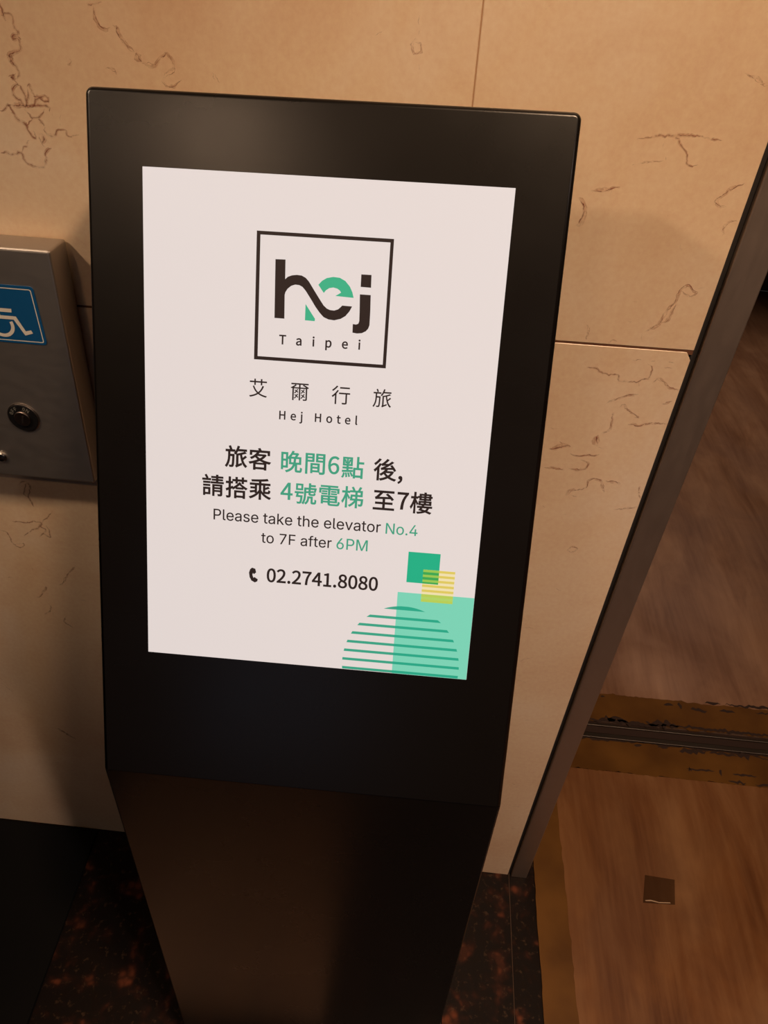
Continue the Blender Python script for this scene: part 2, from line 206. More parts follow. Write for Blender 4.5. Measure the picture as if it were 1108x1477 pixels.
GLYPHS = {
 'N,': [253, '68,-173 114,-148 150,-116 178,-77 195,-33 201,17 193,70 169,103 131,115 100,108 77,88 68,56 77,25 99,5 129,-2 139,-1 135,-32 123,-61 104,-86 79,-107 48,-124'],
 'N.': [253, '127,-12 157,-4 178,18 187,51 178,84 157,107 127,115 96,107 75,84 66,51 75,18 96,-4'],
 'N0': [505, '253,-12 323,2 381,43 424,113 451,210 461,336 451,460 424,557 381,625 323,666 253,679 183,666 125,625 82,557 55,460 46,336 55,210 82,113 125,43 183,2', '253,56 211,66 176,98 149,153 132,232 126,336 132,440 149,518 176,572 211,603 253,614 295,603 331,572 357,518 375,440 381,336 375,232 357,153 331,98 295,66'],
 'N1': [505, '80,0 446,0 446,69 312,69 312,667 249,667 226,655 201,645 174,635 144,627 110,620 110,567 229,567 229,69 80,69'],
 'N2': [505, '40,0 460,0 460,72 275,72 166,66 253,153 326,238 381,321 416,403 428,483 419,549 394,603 353,644 299,670 233,679 185,675 143,662 104,642 69,615 36,582 85,534 108,560 134,581 161,597 191,608 223,612 268,605 302,587 327,559 341,523 346,480 334,408 299,331 238,247 152,153 40,49'],
 'N4': [505, '310,0 388,0 388,184 477,184 477,250 388,250 388,667 296,667 18,239 18,184 310,184', '310,250 105,250 257,478 310,576 314,576 310,455'],
 'N6': [505, '274,-12 334,-2 386,27 428,73 456,133 466,205 458,280 433,339 395,381 343,406 280,414 249,411 217,400 185,384 156,362 129,334 140,442 165,521 202,573 248,602 301,611 341,605 377,587 407,560 454,611 430,633 403,652 372,667 337,676 298,679 222,667 155,627 101,558 64,456 51,319 62,200 93,107 140,41 202,1', '131,268 158,300 186,324 214,340 241,349 267,352 310,346 344,326 368,296 382,255 387,205 381,154 366,112 341,81 310,61 274,54 228,63 190,89 161,133 141,192'],
 'N7': [505, '180,0 267,0 276,145 295,272 329,389 383,501 462,617 462,667 45,667 45,596 369,596 300,489 249,381 214,267 192,142'],
 'N8': [505, '255,-12 324,-3 382,21 426,58 454,105 463,160 457,211 441,252 416,286 385,314 351,336 351,340 376,362 399,390 420,424 434,461 440,502 432,559 408,608 370,645 319,669 257,677 198,669 147,647 108,611 83,564 74,508 78,468 92,433 111,403 136,376 164,354 164,350 128,327 95,297 67,260 49,216 42,166 52,108 81,59 126,21 185,-3', '300,362 254,382 213,404 180,431 157,465 149,508 154,544 169,574 192,596 221,610 256,615 295,609 326,593 349,567 364,535 369,497 366,468 358,440 344,413 325,387', '256,50 210,56 172,73 142,99 123,133 116,173 120,210 133,244 152,274 177,301 208,324 262,301 311,277 349,248 375,211 384,163 378,126 361,95 334,71 299,55'],
 'NH': [663, '92,0 176,0 176,315 487,315 487,0 572,0 572,667 487,667 487,388 176,388 176,667 92,667'],
 'NT': [545, '230,0 315,0 315,596 517,596 517,667 28,667 28,596 230,596'],
 'Na': [513, '198,-12 233,-8 268,2 301,17 332,37 361,59 364,59 371,0 440,0 440,304 434,372 414,429 381,471 333,498 269,507 222,503 179,493 139,478 104,460 75,442 107,385 131,401 159,415 189,427 221,435 255,438 297,431 326,412 344,385 354,351 357,313 245,295 159,269 100,233 65,187 54,128 61,80 80,40 111,12 151,-6', '221,56 177,63 146,88 134,134 141,169 164,199 206,224 270,244 357,258 357,120 329,97 302,79 276,66 249,58'],
 'Ne': [504, '284,-12 322,-9 357,-2 390,8 419,22 446,38 417,94 394,80 371,69 347,61 321,56 293,55 241,62 197,85 162,121 139,169 129,228 462,228 466,275 458,353 433,418 393,466 338,496 269,507 202,495 142,462 93,408 60,336 47,247 59,157 93,85 144,32 209,-1', '128,287 140,341 162,383 193,415 230,434 270,441 313,434 347,415 372,384 388,341 393,287'],
 'Ni': [250, '84,0 168,0 168,494 84,494', '126,596 155,603 174,622 181,652 174,680 155,699 126,706 97,699 78,680 71,652 78,622 97,603'],
 'Nj': [250, '32,-220 84,-213 122,-192 148,-158 163,-112 168,-56 168,494 85,494 85,-56 80,-108 61,-142 24,-154 -24,-145 -40,-208', '126,596 154,603 174,622 181,652 174,680 154,699 126,706 97,699 77,680 70,652 77,622 97,603'],
 'Nl': [259, '171,-12 219,-5 208,59 190,57 174,66 168,93 168,725 84,725 84,98 87,60 97,29 114,7 138,-7'],
 'No': [552, '276,-12 346,-1 409,32 459,85 492,157 504,247 492,337 459,410 409,463 346,496 276,507 206,496 143,463 93,410 59,337 47,247 59,157 93,85 143,32 206,-1', '276,57 228,66 189,91 159,131 140,183 133,247 140,310 159,363 189,403 228,428 276,437 324,428 363,403 394,363 413,310 420,247 413,183 394,131 363,91 324,66'],
 'Np': [564, '84,-208 168,-208 168,-41 165,46 192,25 219,9 247,-2 274,-9 301,-12 367,0 426,33 473,88 505,162 516,255 508,340 484,410 444,462 389,496 320,507 285,503 252,493 220,478 190,459 162,437 160,437 152,494 84,494', '288,58 267,60 244,65 219,75 194,89 168,109 168,370 195,393 222,412 248,426 274,434 299,437 349,429 386,404 411,366 425,315 430,254 423,187 403,132 373,92 334,67'],
 'Nt': [343, '239,-12 270,-9 301,-2 330,6 314,69 258,56 212,67 188,99 181,150 181,427 316,427 316,494 181,494 181,634 112,634 103,494 25,490 25,427 98,427 98,153 103,98 118,52 144,18 184,-4'],
 'N乘': [910, '739,760 638,743 517,729 385,717 248,709 117,703 132,645 419,658 419,574 59,574 59,511 419,511 419,300 364,226 295,158 215,99 126,50 31,15 76,-41 155,-9 229,32 299,82 363,140 419,203 419,-72 490,-72 490,207 545,142 609,82 679,31 754,-12 833,-46 878,12 783,48 694,97 614,158 544,227 490,301 490,511 851,511 851,574 490,574 490,664 552,670 612,676 669,684 722,692 770,701', '56,253 72,195 259,230 259,188 322,188 322,485 259,485 259,421 84,421 84,366 259,366 259,284', '779,452 649,393 649,486 585,486 585,263 592,212 619,187 672,180 777,180 805,183 825,193 840,212 849,241 855,283 797,307 794,262 786,243 770,239 679,239 654,243 649,263 649,337 821,401'],
 'N客': [910, '324,482 601,482 577,457 550,433 521,410 490,389 457,368 425,387 396,408 368,430 343,453 320,478', '344,604 312,561 269,517 217,474 155,434 84,398 130,349 162,365 192,382 220,400 247,418 272,437 294,414 317,393 341,372 367,352 393,333 325,303 253,276 180,253 106,234 32,218 66,157 210,194 210,-72 278,-72 278,-41 638,-41 638,-71 708,-71 708,198 835,173 879,238 802,249 727,265 655,284 587,307 523,334 566,365 607,398 644,433 677,471 706,511 660,539 647,535 376,535 418,590', '456,295 496,274 538,255 582,237 627,222 674,208 253,208 295,222 337,239 378,256 418,275', '278,16 278,150 638,150 638,16', '393,756 434,682 70,682 70,511 137,511 137,620 771,620 771,511 840,511 840,682 513,682 460,773'],
 'N後': [910, '222,765 195,725 161,684 122,643 81,606 39,574 77,523 122,560 167,602 211,647 250,694 284,741', '317,345 329,349 347,352 376,355 420,359 484,363 449,317 408,274 363,234 315,199 266,169 312,118 418,198 437,172 457,147 479,123 502,101 526,79 477,53 426,31 372,12 317,-4 262,-16 296,-76 356,-60 415,-41 472,-18 528,8 581,38 628,9 678,-17 731,-39 787,-58 845,-74 887,-15 832,-3 779,13 729,31 681,53 635,77 674,110 709,146 741,185 768,228 791,274 747,295 736,292 510,292 563,369 768,381 814,306 870,340 849,375 821,415 789,457 754,499 719,537 666,510 731,432 438,416 505,454 572,496 639,542 705,591 770,643 711,675 592,578 422,573 457,601 491,632 525,664 558,699 590,734 526,762 493,720 457,681 422,647 394,620 374,604 353,587 334,576 317,570 338,507 349,511 367,514 397,517 444,520 513,523 398,451 359,428 326,413 299,406', '461,238 699,238 680,210 658,184 634,159 608,135 580,114 552,136 525,159 501,184 480,210', '244,579 210,522 170,466 125,414 78,366 30,325 70,265 159,352 159,-76 225,-76 225,432 305,557'],
 'N搭': [910, '567,562 530,515 484,469 430,424 371,382 308,344 298,394 219,360 219,517 301,517 301,581 219,581 219,764 154,764 154,581 45,581 45,517 154,517 154,332 41,286 62,218 154,259 154,13 150,0 138,-4 53,-4 72,-68 123,-68 161,-64 188,-56 206,-41 216,-20 219,13 219,288 289,319 325,279 438,350 438,297 726,297 726,349 834,283 881,336 822,365 762,400 704,438 652,477 610,513 629,539', '674,763 674,673 491,673 491,763 427,763 427,673 302,673 302,612 427,612 427,523 491,523 491,612 674,612 674,523 737,523 737,612 866,612 866,673 737,673 737,763', '444,355 473,377 500,399 525,422 550,446 574,471 717,355', '381,225 381,-73 446,-73 446,-38 725,-38 725,-73 792,-73 792,225', '446,20 446,168 725,168 725,20'],
 'N旅': [910, '171,746 221,619 282,642 230,766', '514,766 496,701 472,640 444,582 411,530 374,486 429,445 448,468 466,493 484,521 501,549 517,580 861,580 861,643 544,643 581,753', '788,554 738,532 676,511 607,490 536,471 464,455 464,61 459,25 447,0 432,-15 468,-67 479,-58 500,-46 535,-28 592,-1 676,39 666,100 530,39 530,413 613,432 636,307 667,192 708,91 761,7 827,-58 875,-3 835,30 799,72 768,120 742,175 719,235 861,354 812,396 702,293 670,448 844,506', '46,614 46,549 145,549 145,411 143,327 134,238 114,147 80,56 27,-31 78,-70 131,15 167,103 190,192 202,281 207,368 311,368 307,236 302,139 296,72 289,30 281,8 271,-1 257,-4 182,-1 199,-61 284,-61 305,-57 322,-48 337,-32 348,-4 357,47 364,127 369,243 373,401 374,432 208,432 208,549 401,549 401,614'],
 'N晚': [910, '501,628 654,628 594,534 436,534', '70,697 70,34 132,34 132,105 319,105 319,490 358,452 381,473 381,254 542,254 514,183 473,119 415,64 338,18 238,-19 279,-76 389,-31 473,25 536,91 579,168 608,254 616,254 616,30 623,-23 649,-51 701,-58 796,-58 826,-54 849,-40 864,-12 874,32 879,96 820,122 816,45 808,11 789,4 710,4 686,8 681,31 681,254 838,254 838,534 663,534 681,558 698,583 715,609 730,636 743,662 701,689 690,686 533,686 564,754 497,764 475,713 446,659 410,605 368,552 319,503 319,697', '442,476 572,476 554,312 442,312', '637,476 774,476 774,312 620,312', '257,375 257,167 132,167 132,375', '257,436 132,436 132,635 257,635'],
 'N梯': [910, '176,765 176,589 46,589 46,525 170,525 150,449 124,372 95,298 62,233 28,179 65,113 89,153 113,200 135,253 157,311 176,371 176,-72 239,-72 239,404 304,277 346,326 239,489 239,525 336,525 336,589 239,589 239,765', '567,388 567,288 430,288 442,388', '389,446 361,229 537,229 499,179 455,131 406,88 354,51 301,23 345,-29 393,0 441,36 486,77 529,123 567,172 567,-73 632,-73 632,229 798,229 794,176 790,135 786,106 781,88 776,77 751,68 684,72 701,8 781,9 807,16 828,32 837,50 845,80 852,123 857,182 862,260 864,288 632,288 632,388 835,388 835,616 726,616 797,745 731,765 659,616 513,616 541,628 532,652 520,680 505,708 488,736 471,762 417,740 432,717 446,691 459,665 471,640 480,616 356,616 356,558 567,558 567,446', '632,558 771,558 771,446 632,446'],
 'N樓': [910, '325,616 325,563 377,563 377,469 560,469 560,422 355,422 355,273 506,273 474,218 309,218 309,164 441,164 374,66 544,23 507,11 464,1 416,-8 362,-16 301,-22 327,-74 403,-64 471,-52 529,-38 580,-21 624,-2 809,-72 849,-22 684,39 704,60 722,83 736,108 749,135 759,164 874,164 874,218 543,218 574,273 834,273 834,422 624,422 624,469 814,469 814,563 862,563 862,616 814,616 814,707 624,707 624,766 560,766 560,707 377,707 377,616', '510,164 695,164 685,139 673,116 658,96 640,76 618,59 467,97', '436,661 560,661 560,612 436,612', '560,515 436,515 436,567 560,567', '624,661 754,661 754,612 624,612', '624,515 624,567 754,567 754,515', '416,376 560,376 560,320 416,320', '624,376 770,376 770,320 624,320', '168,765 168,589 53,589 53,525 161,525 143,449 119,372 91,298 60,233 28,179 63,113 86,153 108,200 130,252 150,309 168,368 168,-72 228,-72 228,394 286,270 326,320 228,481 228,525 305,525 305,589 228,589 228,765'],
 'N爾': [910, '58,710 58,648 421,648 421,524 188,524 215,543 242,562 267,583 290,603 311,625 249,646 214,615 173,585 127,557 79,531 30,510 82,464 118,483 118,-73 183,-73 183,467 421,467 421,-68 486,-68 486,467 736,467 736,3 732,-11 718,-15 604,-15 625,-73 663,-73 696,-72 724,-70 748,-67 767,-62 787,-49 798,-29 801,3 801,494 828,475 879,519 843,543 799,570 751,597 701,624 651,648 858,648 858,710', '589,614 756,524 486,524 486,648 632,648', '215,382 276,346 199,266 237,239 311,321 365,275 393,312 338,358 381,436 338,447 301,381 242,415', '213,170 279,126 264,104 248,84 231,65 213,47 194,31 233,3 316,97 370,47 397,85 340,136 383,224 338,235 303,163 240,203', '514,386 580,346 500,264 538,238 614,321 671,272 699,309 640,358 685,436 641,447 604,382 542,418', '517,173 586,129 570,108 553,88 535,68 517,51 498,35 536,6 554,23 572,41 589,60 606,81 623,103 679,54 706,91 648,141 690,225 645,236 611,167 544,207'],
 'N至': [910, '133,385 159,391 209,396 304,402 465,410 713,421 769,356 828,398 793,438 748,482 698,527 646,570 594,610 541,574 655,478 231,462 266,494 300,530 335,568 369,608 402,650 835,650 835,715 70,715 70,650 312,650 279,608 246,571 216,538 191,513 174,495 151,474 130,460 111,452', '419,378 419,259 129,259 129,196 419,196 419,27 49,27 49,-37 863,-37 863,27 489,27 489,196 787,196 787,259 489,259 489,378'],
 'N艾': [910, '261,452 199,433 229,359 264,290 304,227 349,170 400,119 340,86 274,56 202,31 125,10 42,-7 79,-72 166,-51 247,-26 322,4 391,37 454,76 516,36 583,2 657,-26 737,-49 824,-67 866,-5 783,10 706,30 636,55 571,85 512,119 565,169 612,226 653,289 690,360 720,439 649,458 622,384 590,318 551,259 507,206 456,160 405,207 360,260 322,318 289,382', '571,765 571,666 335,666 335,765 269,765 269,666 58,666 58,600 269,600 269,482 335,482 335,600 571,600 571,482 639,482 639,600 853,600 853,666 639,666 639,765'],
 'N號': [910, '133,674 289,674 289,536 133,536', '80,726 80,484 344,484 344,726', '36,412 36,352 117,352 81,204 266,204 260,133 253,80 245,42 238,16 229,2 217,-6 200,-7 118,-4 127,-22 132,-43 135,-62 225,-63 246,-59 263,-51 278,-39 291,-18 302,16 312,68 320,139 328,232 330,260 156,260 175,352 366,352 366,412', '585,765 585,584 405,584 405,352 404,278 398,197 384,115 360,36 322,-37 373,-74 414,5 441,92 456,182 464,271 466,352 466,528 809,528 788,431 840,419 879,576 838,587 827,584 650,584 650,645 834,645 834,702 650,702 650,765', '579,522 579,447 485,438 492,388 579,397 579,359 586,315 612,293 664,287 768,287 808,294 830,321 840,375 788,395 785,357 777,341 761,337 671,337 645,341 640,359 640,403 764,416 758,465 640,453 640,522', '539,238 534,166 523,104 504,52 474,8 431,-26 469,-72 514,-37 547,6 570,57 585,116 594,182 675,182 675,28 676,-5 681,-25 692,-38 707,-47 726,-52 746,-53 796,-53 843,-45 859,-30 870,-9 880,95 829,123 826,32 814,12 790,7 759,7 739,12 733,26 733,238'],
 'N行': [910, '396,710 396,645 844,645 844,710', '243,766 211,724 171,682 126,640 79,601 32,566 72,512 122,550 173,594 223,641 268,690 309,738', '356,459 356,393 663,393 663,15 657,0 639,-5 496,-3 519,-70 568,-70 609,-70 643,-69 670,-66 691,-60 715,-45 728,-21 732,15 732,393 869,393 869,459', '279,570 238,508 189,447 136,390 79,338 23,293 71,236 175,331 175,-76 242,-76 242,406 344,546'],
 'N請': [910, '74,490 74,435 333,435 333,490', '74,370 74,316 333,316 333,370', '37,610 37,554 363,554 363,610', '137,741 204,619 258,651 188,768', '588,765 588,704 395,704 395,651 588,651 588,596 419,596 419,546 588,546 588,486 371,486 371,433 873,433 873,486 654,486 654,546 839,546 839,596 654,596 654,651 852,651 852,704 654,704 654,765', '753,328 753,263 504,263 504,328', '441,380 441,-71 504,-71 504,99 753,99 753,0 750,-10 738,-14 647,-14 667,-70 719,-70 758,-68 787,-61 805,-48 814,-29 817,0 817,380', '504,214 753,214 753,147 504,147', '74,249 74,-61 131,-61 131,-17 339,-17 339,249', '131,191 279,191 279,40 131,40'],
 'N間': [910, '560,154 560,66 346,66 346,154', '560,207 346,207 346,290 560,290', '284,344 284,-35 346,-35 346,12 624,12 624,344', '349,546 349,465 150,465 150,546', '349,596 150,596 150,673 349,673', '765,546 765,464 560,464 560,546', '765,596 560,596 560,673 765,673', '799,726 495,726 495,411 765,411 765,18 760,1 744,-4 616,-3 640,-73 682,-73 718,-72 749,-70 774,-66 794,-60 818,-44 830,-20 834,17 834,726', '82,726 82,-74 150,-74 150,413 412,413 412,726'],
 'N電': [910, '179,517 179,474 372,474 372,517', '161,424 161,381 372,381 372,424', '534,424 534,381 753,381 753,424', '534,517 534,474 730,474 730,517', '699,168 699,106 482,106 482,168', '699,214 482,214 482,277 699,277', '416,168 416,106 214,106 214,168', '416,214 214,214 214,277 416,277', '148,327 148,8 214,8 214,56 416,56 416,27 420,-11 433,-38 457,-54 494,-63 547,-66 759,-66 803,-62 835,-48 855,-23 868,17 876,75 817,97 809,29 791,-3 755,-10 551,-10 508,-7 487,4 482,27 482,56 767,56 767,327', '69,617 69,439 131,439 131,567 419,567 419,358 486,358 486,567 778,567 778,439 842,439 842,617 486,617 486,673 787,673 787,726 122,726 122,673 419,673 419,617'],
 'N點': [910, '137,636 146,609 153,579 159,550 163,522 166,497 202,507 199,531 194,559 188,588 180,618 171,645', '168,116 175,84 181,50 186,17 189,-15 189,-44 237,-37 236,-9 232,22 227,56 221,89 213,121', '255,121 267,91 278,60 287,29 295,-1 300,-27 346,-16 341,10 333,39 322,70 311,101 299,130', '342,133 360,106 378,76 394,47 408,19 418,-6 463,14 453,39 439,66 422,95 404,124 384,150', '90,119 84,81 76,44 64,9 48,-22 29,-47 76,-73 97,-45 112,-12 124,25 132,65 138,106', '323,648 284,503 313,492 363,634', '614,763 614,331 481,331 481,-72 544,-72 544,-30 774,-30 774,-68 839,-68 839,331 680,331 680,502 875,502 875,565 680,565 680,763', '544,34 544,269 774,269 774,34', '125,682 223,682 223,462 125,462', '269,682 375,682 375,462 269,462', '64,349 64,294 216,294 216,223 45,215 47,155 449,181 451,236 277,227 277,294 437,294 437,349 277,349 277,411 431,411 431,732 70,732 70,411 216,411 216,349'],
 'I.': [188, '95,-4 78,-1 63,9 53,24 50,41 53,59 63,73 78,83 95,87 113,83 128,73 138,59 141,41 138,24 128,9 113,-1'],
 'I4': [453, '40,105 40,158 247,509 311,509 109,166 109,163 413,163 413,105', '282,0 282,121 282,146 282,318 343,318 343,0'],
 'I6': [453, '226,-7 196,-4 168,3 142,15 119,31 100,51 84,74 73,101 66,130 64,162 65,187 71,212 80,239 93,268 112,302 137,340 252,509 322,509 151,261 145,261 154,275 165,288 179,299 196,307 214,312 235,314 265,312 291,305 316,295 337,280 355,262 370,240 380,215 387,187 389,157 387,127 379,98 368,73 352,50 333,30 310,14 284,3 257,-4', '226,48 245,50 263,55 279,63 293,73 304,86 314,101 322,119 326,137 327,157 326,178 322,196 314,213 304,228 293,241 279,251 263,259 245,264 226,265 207,264 190,259 174,252 160,241 148,229 138,214 131,197 126,179 125,158 126,138 131,119 138,102 148,86 160,73 174,63 190,55 207,50'],
 'I7': [453, '97,0 323,448 323,452 62,452 62,509 391,509 391,449 165,0'],
 'IF': [410, '60,0 60,509 369,509 369,452 125,452 125,278 346,278 346,221 125,221 125,0'],
 'IM': [628, '60,0 60,509 152,509 277,187 287,159 299,123 311,84 322,49 307,49 318,83 330,121 342,158 352,187 476,509 568,509 568,0 504,0 504,291 504,327 505,369 506,413 507,457 513,457 498,409 482,363 467,322 456,291 342,0 286,0 170,291 159,321 145,361 129,408 112,457 119,457 120,416 121,372 122,328 122,291 122,0'],
 'IN': [523, '60,0 60,509 136,509 343,183 363,151 388,107 414,55 405,54 401,108 399,157 399,195 399,509 463,509 463,0 387,0 202,290 177,331 148,381 108,452 119,454 122,384 124,328 125,291 125,0'],
 'IP': [445, '60,0 60,509 235,509 272,506 305,499 332,487 356,471 375,452 390,430 400,404 407,377 409,348 407,318 400,291 390,265 375,243 356,223 332,207 305,195 272,188 235,186 109,186 109,242 233,242 257,244 279,248 297,256 312,266 324,279 333,294 339,310 343,328 344,348 343,367 339,385 333,402 324,416 312,428 297,439 279,446 257,451 232,452 125,452 125,0'],
 'Ia': [389, '160,-9 137,-7 115,-3 94,5 76,15 60,29 48,45 38,63 32,84 30,108 32,128 36,146 43,161 58,179 78,193 92,200 108,206 125,211 178,220 234,227 252,230 265,235 273,243 276,255 276,257 273,279 267,297 256,311 240,322 220,329 196,331 171,329 149,322 132,313 118,301 107,288 100,274 41,291 51,313 64,331 79,346 95,358 114,368 133,375 153,380 173,383 194,384 239,379 255,375 271,369 286,360 300,350 312,336 322,320 330,301 335,278 337,251 337,0 277,0 277,52 272,52 252,25 236,12 215,1 199,-4 181,-7', '170,45 192,47 211,51 228,59 248,74 263,93 272,115 276,138 276,190 259,182 231,176 200,171 175,168 134,159 117,150 103,139 95,124 92,105 94,87 102,72 114,61 130,52 149,47'],
 'Ie': [404, '212,-8 177,-5 145,3 117,16 92,35 72,58 56,85 44,116 37,150 34,187 36,224 44,258 55,290 71,317 91,340 115,359 142,373 172,382 205,384 226,383 246,380 266,374 285,366 303,355 319,341 334,324 347,305 357,282 365,256 370,227 371,194 371,169 75,169 75,221 338,221 310,202 308,226 304,248 298,269 288,286 277,301 263,314 246,323 227,328 205,330 183,328 164,323 146,313 131,301 119,286 109,270 102,251 97,231 96,211 96,178 98,151 102,127 110,106 121,88 135,73 151,61 169,53 190,48 212,46 234,48 254,53 271,61 285,73 297,88 306,105 365,91 358,72 348,55 335,39 320,26 302,14 283,4 261,-3 237,-7'],
 'If': [254, '228,379 228,327 6,327 6,379', '81,0 81,432 82,452 87,470 96,486 107,499 120,510 135,519 152,525 169,529 187,530 222,527 243,521 227,468 215,472 195,474 171,470 154,460 145,443 142,419 142,0'],
 'Ih': [410, '114,227 114,0 53,0 53,509 114,509 114,287 102,287 116,319 132,344 152,362 175,374 200,382 227,384 252,383 275,377 295,369 313,356 328,340 341,321 350,298 355,271 357,240 357,0 296,0 296,235 293,263 286,286 273,304 256,318 235,326 210,329 192,328 176,324 161,317 141,303 126,283 119,266 115,248'],
 'Ik': [381, '110,137 110,212 121,212 284,379 360,379 184,199 177,199', '53,0 53,509 114,509 114,0', '294,0 148,186 191,229 372,0'],
 'Il': [189, '139,-2 112,0 91,8 74,20 62,37 55,59 53,84 53,509 114,509 114,99 115,77 120,62 130,54 146,52 160,53 170,54 181,3 162,-1'],
 'Io': [415, '207,-8 174,-5 144,3 117,16 93,35 72,58 56,85 44,116 37,150 34,187 37,225 44,260 56,291 72,318 93,341 117,360 144,374 174,382 207,384 241,382 271,374 299,360 323,341 343,318 359,291 371,260 379,225 381,187 379,150 371,116 359,85 343,58 323,35 299,16 271,3 241,-5', '207,46 231,49 252,55 270,66 285,80 298,97 307,117 314,139 318,163 319,187 318,212 314,236 307,258 298,278 285,296 270,310 252,321 231,328 207,330 184,328 163,321 145,310 130,296 118,278 108,258 102,236 98,212 96,187 98,163 102,139 108,117 118,97 130,80 145,66 163,55 184,49'],
 'Ir': [259, '53,0 53,379 112,379 112,321 115,321 124,339 137,354 152,367 171,377 191,383 213,385 229,384 243,384 243,322 230,324 207,326 182,323 159,315 140,301 126,284 117,262 114,237 114,0'],
 'Is': [365, '182,-8 157,-7 133,-3 112,3 93,12 76,24 62,38 50,54 41,73 36,94 94,107 101,87 111,72 124,60 141,52 160,47 181,45 206,47 227,53 244,62 262,81 268,103 265,121 254,136 237,147 212,155 149,170 118,180 92,192 72,208 58,227 50,249 47,274 49,295 55,314 65,332 79,347 95,360 115,370 137,378 161,383 187,384 212,383 234,379 254,372 271,363 286,352 299,339 309,324 318,308 324,290 268,277 258,298 243,316 228,325 210,331 187,333 166,331 147,326 131,317 114,299 109,277 112,258 124,243 136,235 152,229 172,223 229,209 261,200 287,187 306,171 320,153 328,131 331,107 329,85 323,65 312,47 298,31 281,18 260,6 236,-2 210,-7'],
 'It': [227, '204,379 204,327 6,327 6,379', '65,471 126,471 126,98 128,76 136,61 150,53 170,50 185,51 202,54 213,2 192,-3 168,-4 138,-1 113,7 92,21 77,41 68,64 65,93'],
 'Iv': [389, '163,0 17,379 84,379 165,155 187,87 206,21 184,21 203,87 224,155 305,379 371,379 226,0'],
 'I ': [188],
}


# ---------------------------------------------------------------- helpers
random.seed(7)
def lin(r, g, b):
    f = lambda v: (v / 255 / 12.92) if v / 255 <= 0.04045 else ((v / 255 + 0.055) / 1.055) ** 2.4
    return (f(r), f(g), f(b), 1.0)

def mat(name, color, rough=0.5, metal=0.0, spec=0.5, emit=None, estr=1.0):
    m = bpy.data.materials.new(name); m.use_nodes = True
    b = m.node_tree.nodes['Principled BSDF']
    b.inputs['Base Color'].default_value = color
    b.inputs['Roughness'].default_value = rough
    b.inputs['Metallic'].default_value = metal
    b.inputs['Specular IOR Level'].default_value = spec
    if emit:
        b.inputs['Emission Color'].default_value = emit
        b.inputs['Emission Strength'].default_value = estr
    return m

def N(m, t, **kw):
    n = m.node_tree.nodes.new(t)
    for k, v in kw.items():
        if k in n.inputs: n.inputs[k].default_value = v
        else: setattr(n, k, v)
    return n
def L(m, a, b): m.node_tree.links.new(a, b)
def coords(m, scale=(1, 1, 1), rot=(0, 0, 0)):
    g = N(m, 'ShaderNodeNewGeometry'); mp = N(m, 'ShaderNodeMapping')
    mp.inputs['Scale'].default_value = scale; mp.inputs['Rotation'].default_value = rot
    L(m, g.outputs['Position'], mp.inputs['Vector']); return mp.outputs[0]
def noise(m, vec, scale, detail=4, rough=0.55, dist=0.0):
    n = N(m, 'ShaderNodeTexNoise'); n.inputs['Scale'].default_value = scale
    n.inputs['Detail'].default_value = detail; n.inputs['Roughness'].default_value = rough
    n.inputs['Distortion'].default_value = dist
    L(m, vec, n.inputs['Vector']); return n.outputs[0]
def ramp(m, fac, stops):
    r = N(m, 'ShaderNodeValToRGB'); e = r.color_ramp.elements
    while len(e) < len(stops): e.new(0.5)
    for el, (p, c) in zip(e, stops):
        el.position = p; el.color = c if len(c) == 4 else (*c, 1)
    L(m, fac, r.inputs[0]); return r.outputs[0]
def mix(m, fac, a, b, mode='MIX'):
    n = N(m, 'ShaderNodeMix'); n.data_type = 'RGBA'; n.blend_type = mode
    if isinstance(fac, (int, float)): n.inputs[0].default_value = fac
    else: L(m, fac, n.inputs[0])
    for i, v in ((6, a), (7, b)):
        if isinstance(v, tuple): n.inputs[i].default_value = v if len(v) == 4 else (*v, 1)
        else: L(m, v, n.inputs[i])
    return n.outputs[2]
def bsdf(m): return m.node_tree.nodes['Principled BSDF']
def bump(m, h, strength=0.1, dist=0.001):
    b = N(m, 'ShaderNodeBump'); b.inputs['Strength'].default_value = strength
    b.inputs['Distance'].default_value = dist
    L(m, h, b.inputs['Height']); L(m, b.outputs[0], bsdf(m).inputs['Normal'])
BW = lambda v: (v, v, v, 1)

def obj(name, verts, faces, m, parent=None, smooth=False, bevel=0.0, seg=3, origin=None):
    bm = bmesh.new(); vs = [bm.verts.new(v) for v in verts]
    for f in faces: bm.faces.new([vs[i] for i in f])
    bmesh.ops.recalc_face_normals(bm, faces=bm.faces)
    if bevel: bmesh.ops.bevel(bm, geom=list(bm.edges), offset=bevel, segments=seg, affect='EDGES', profile=0.5)
    me = bpy.data.meshes.new(name); bm.to_mesh(me); bm.free()
    return link(name, me, m, parent, origin, smooth)
def link(name, me, m, parent=None, origin=None, smooth=False):
    o = bpy.data.objects.new(name, me); COL.objects.link(o)
    if m: me.materials.append(m)
    if smooth:
        for p in me.polygons: p.use_smooth = True
    base = Vector((0, 0, 0))
    if parent is not None:
        o.parent = parent; p = parent
        while p is not None: base += p.location; p = p.parent
    org = Vector(origin) if origin is not None else base
    me.transform(Matrix.Translation(-org)); o.location = org - base
    return o
def prism(poly3, d, name, m, parent=None, **kw):
    """polygon of 3-D points pushed along d"""
    n = len(poly3); d = Vector(d); a = [Vector(p) for p in poly3]
    v = a + [p + d for p in a]
    f = [list(range(n)), list(range(2 * n - 1, n - 1, -1))] + [[i, (i + 1) % n, n + (i + 1) % n, n + i] for i in range(n)]
    return obj(name, v, f, m, parent, **kw)
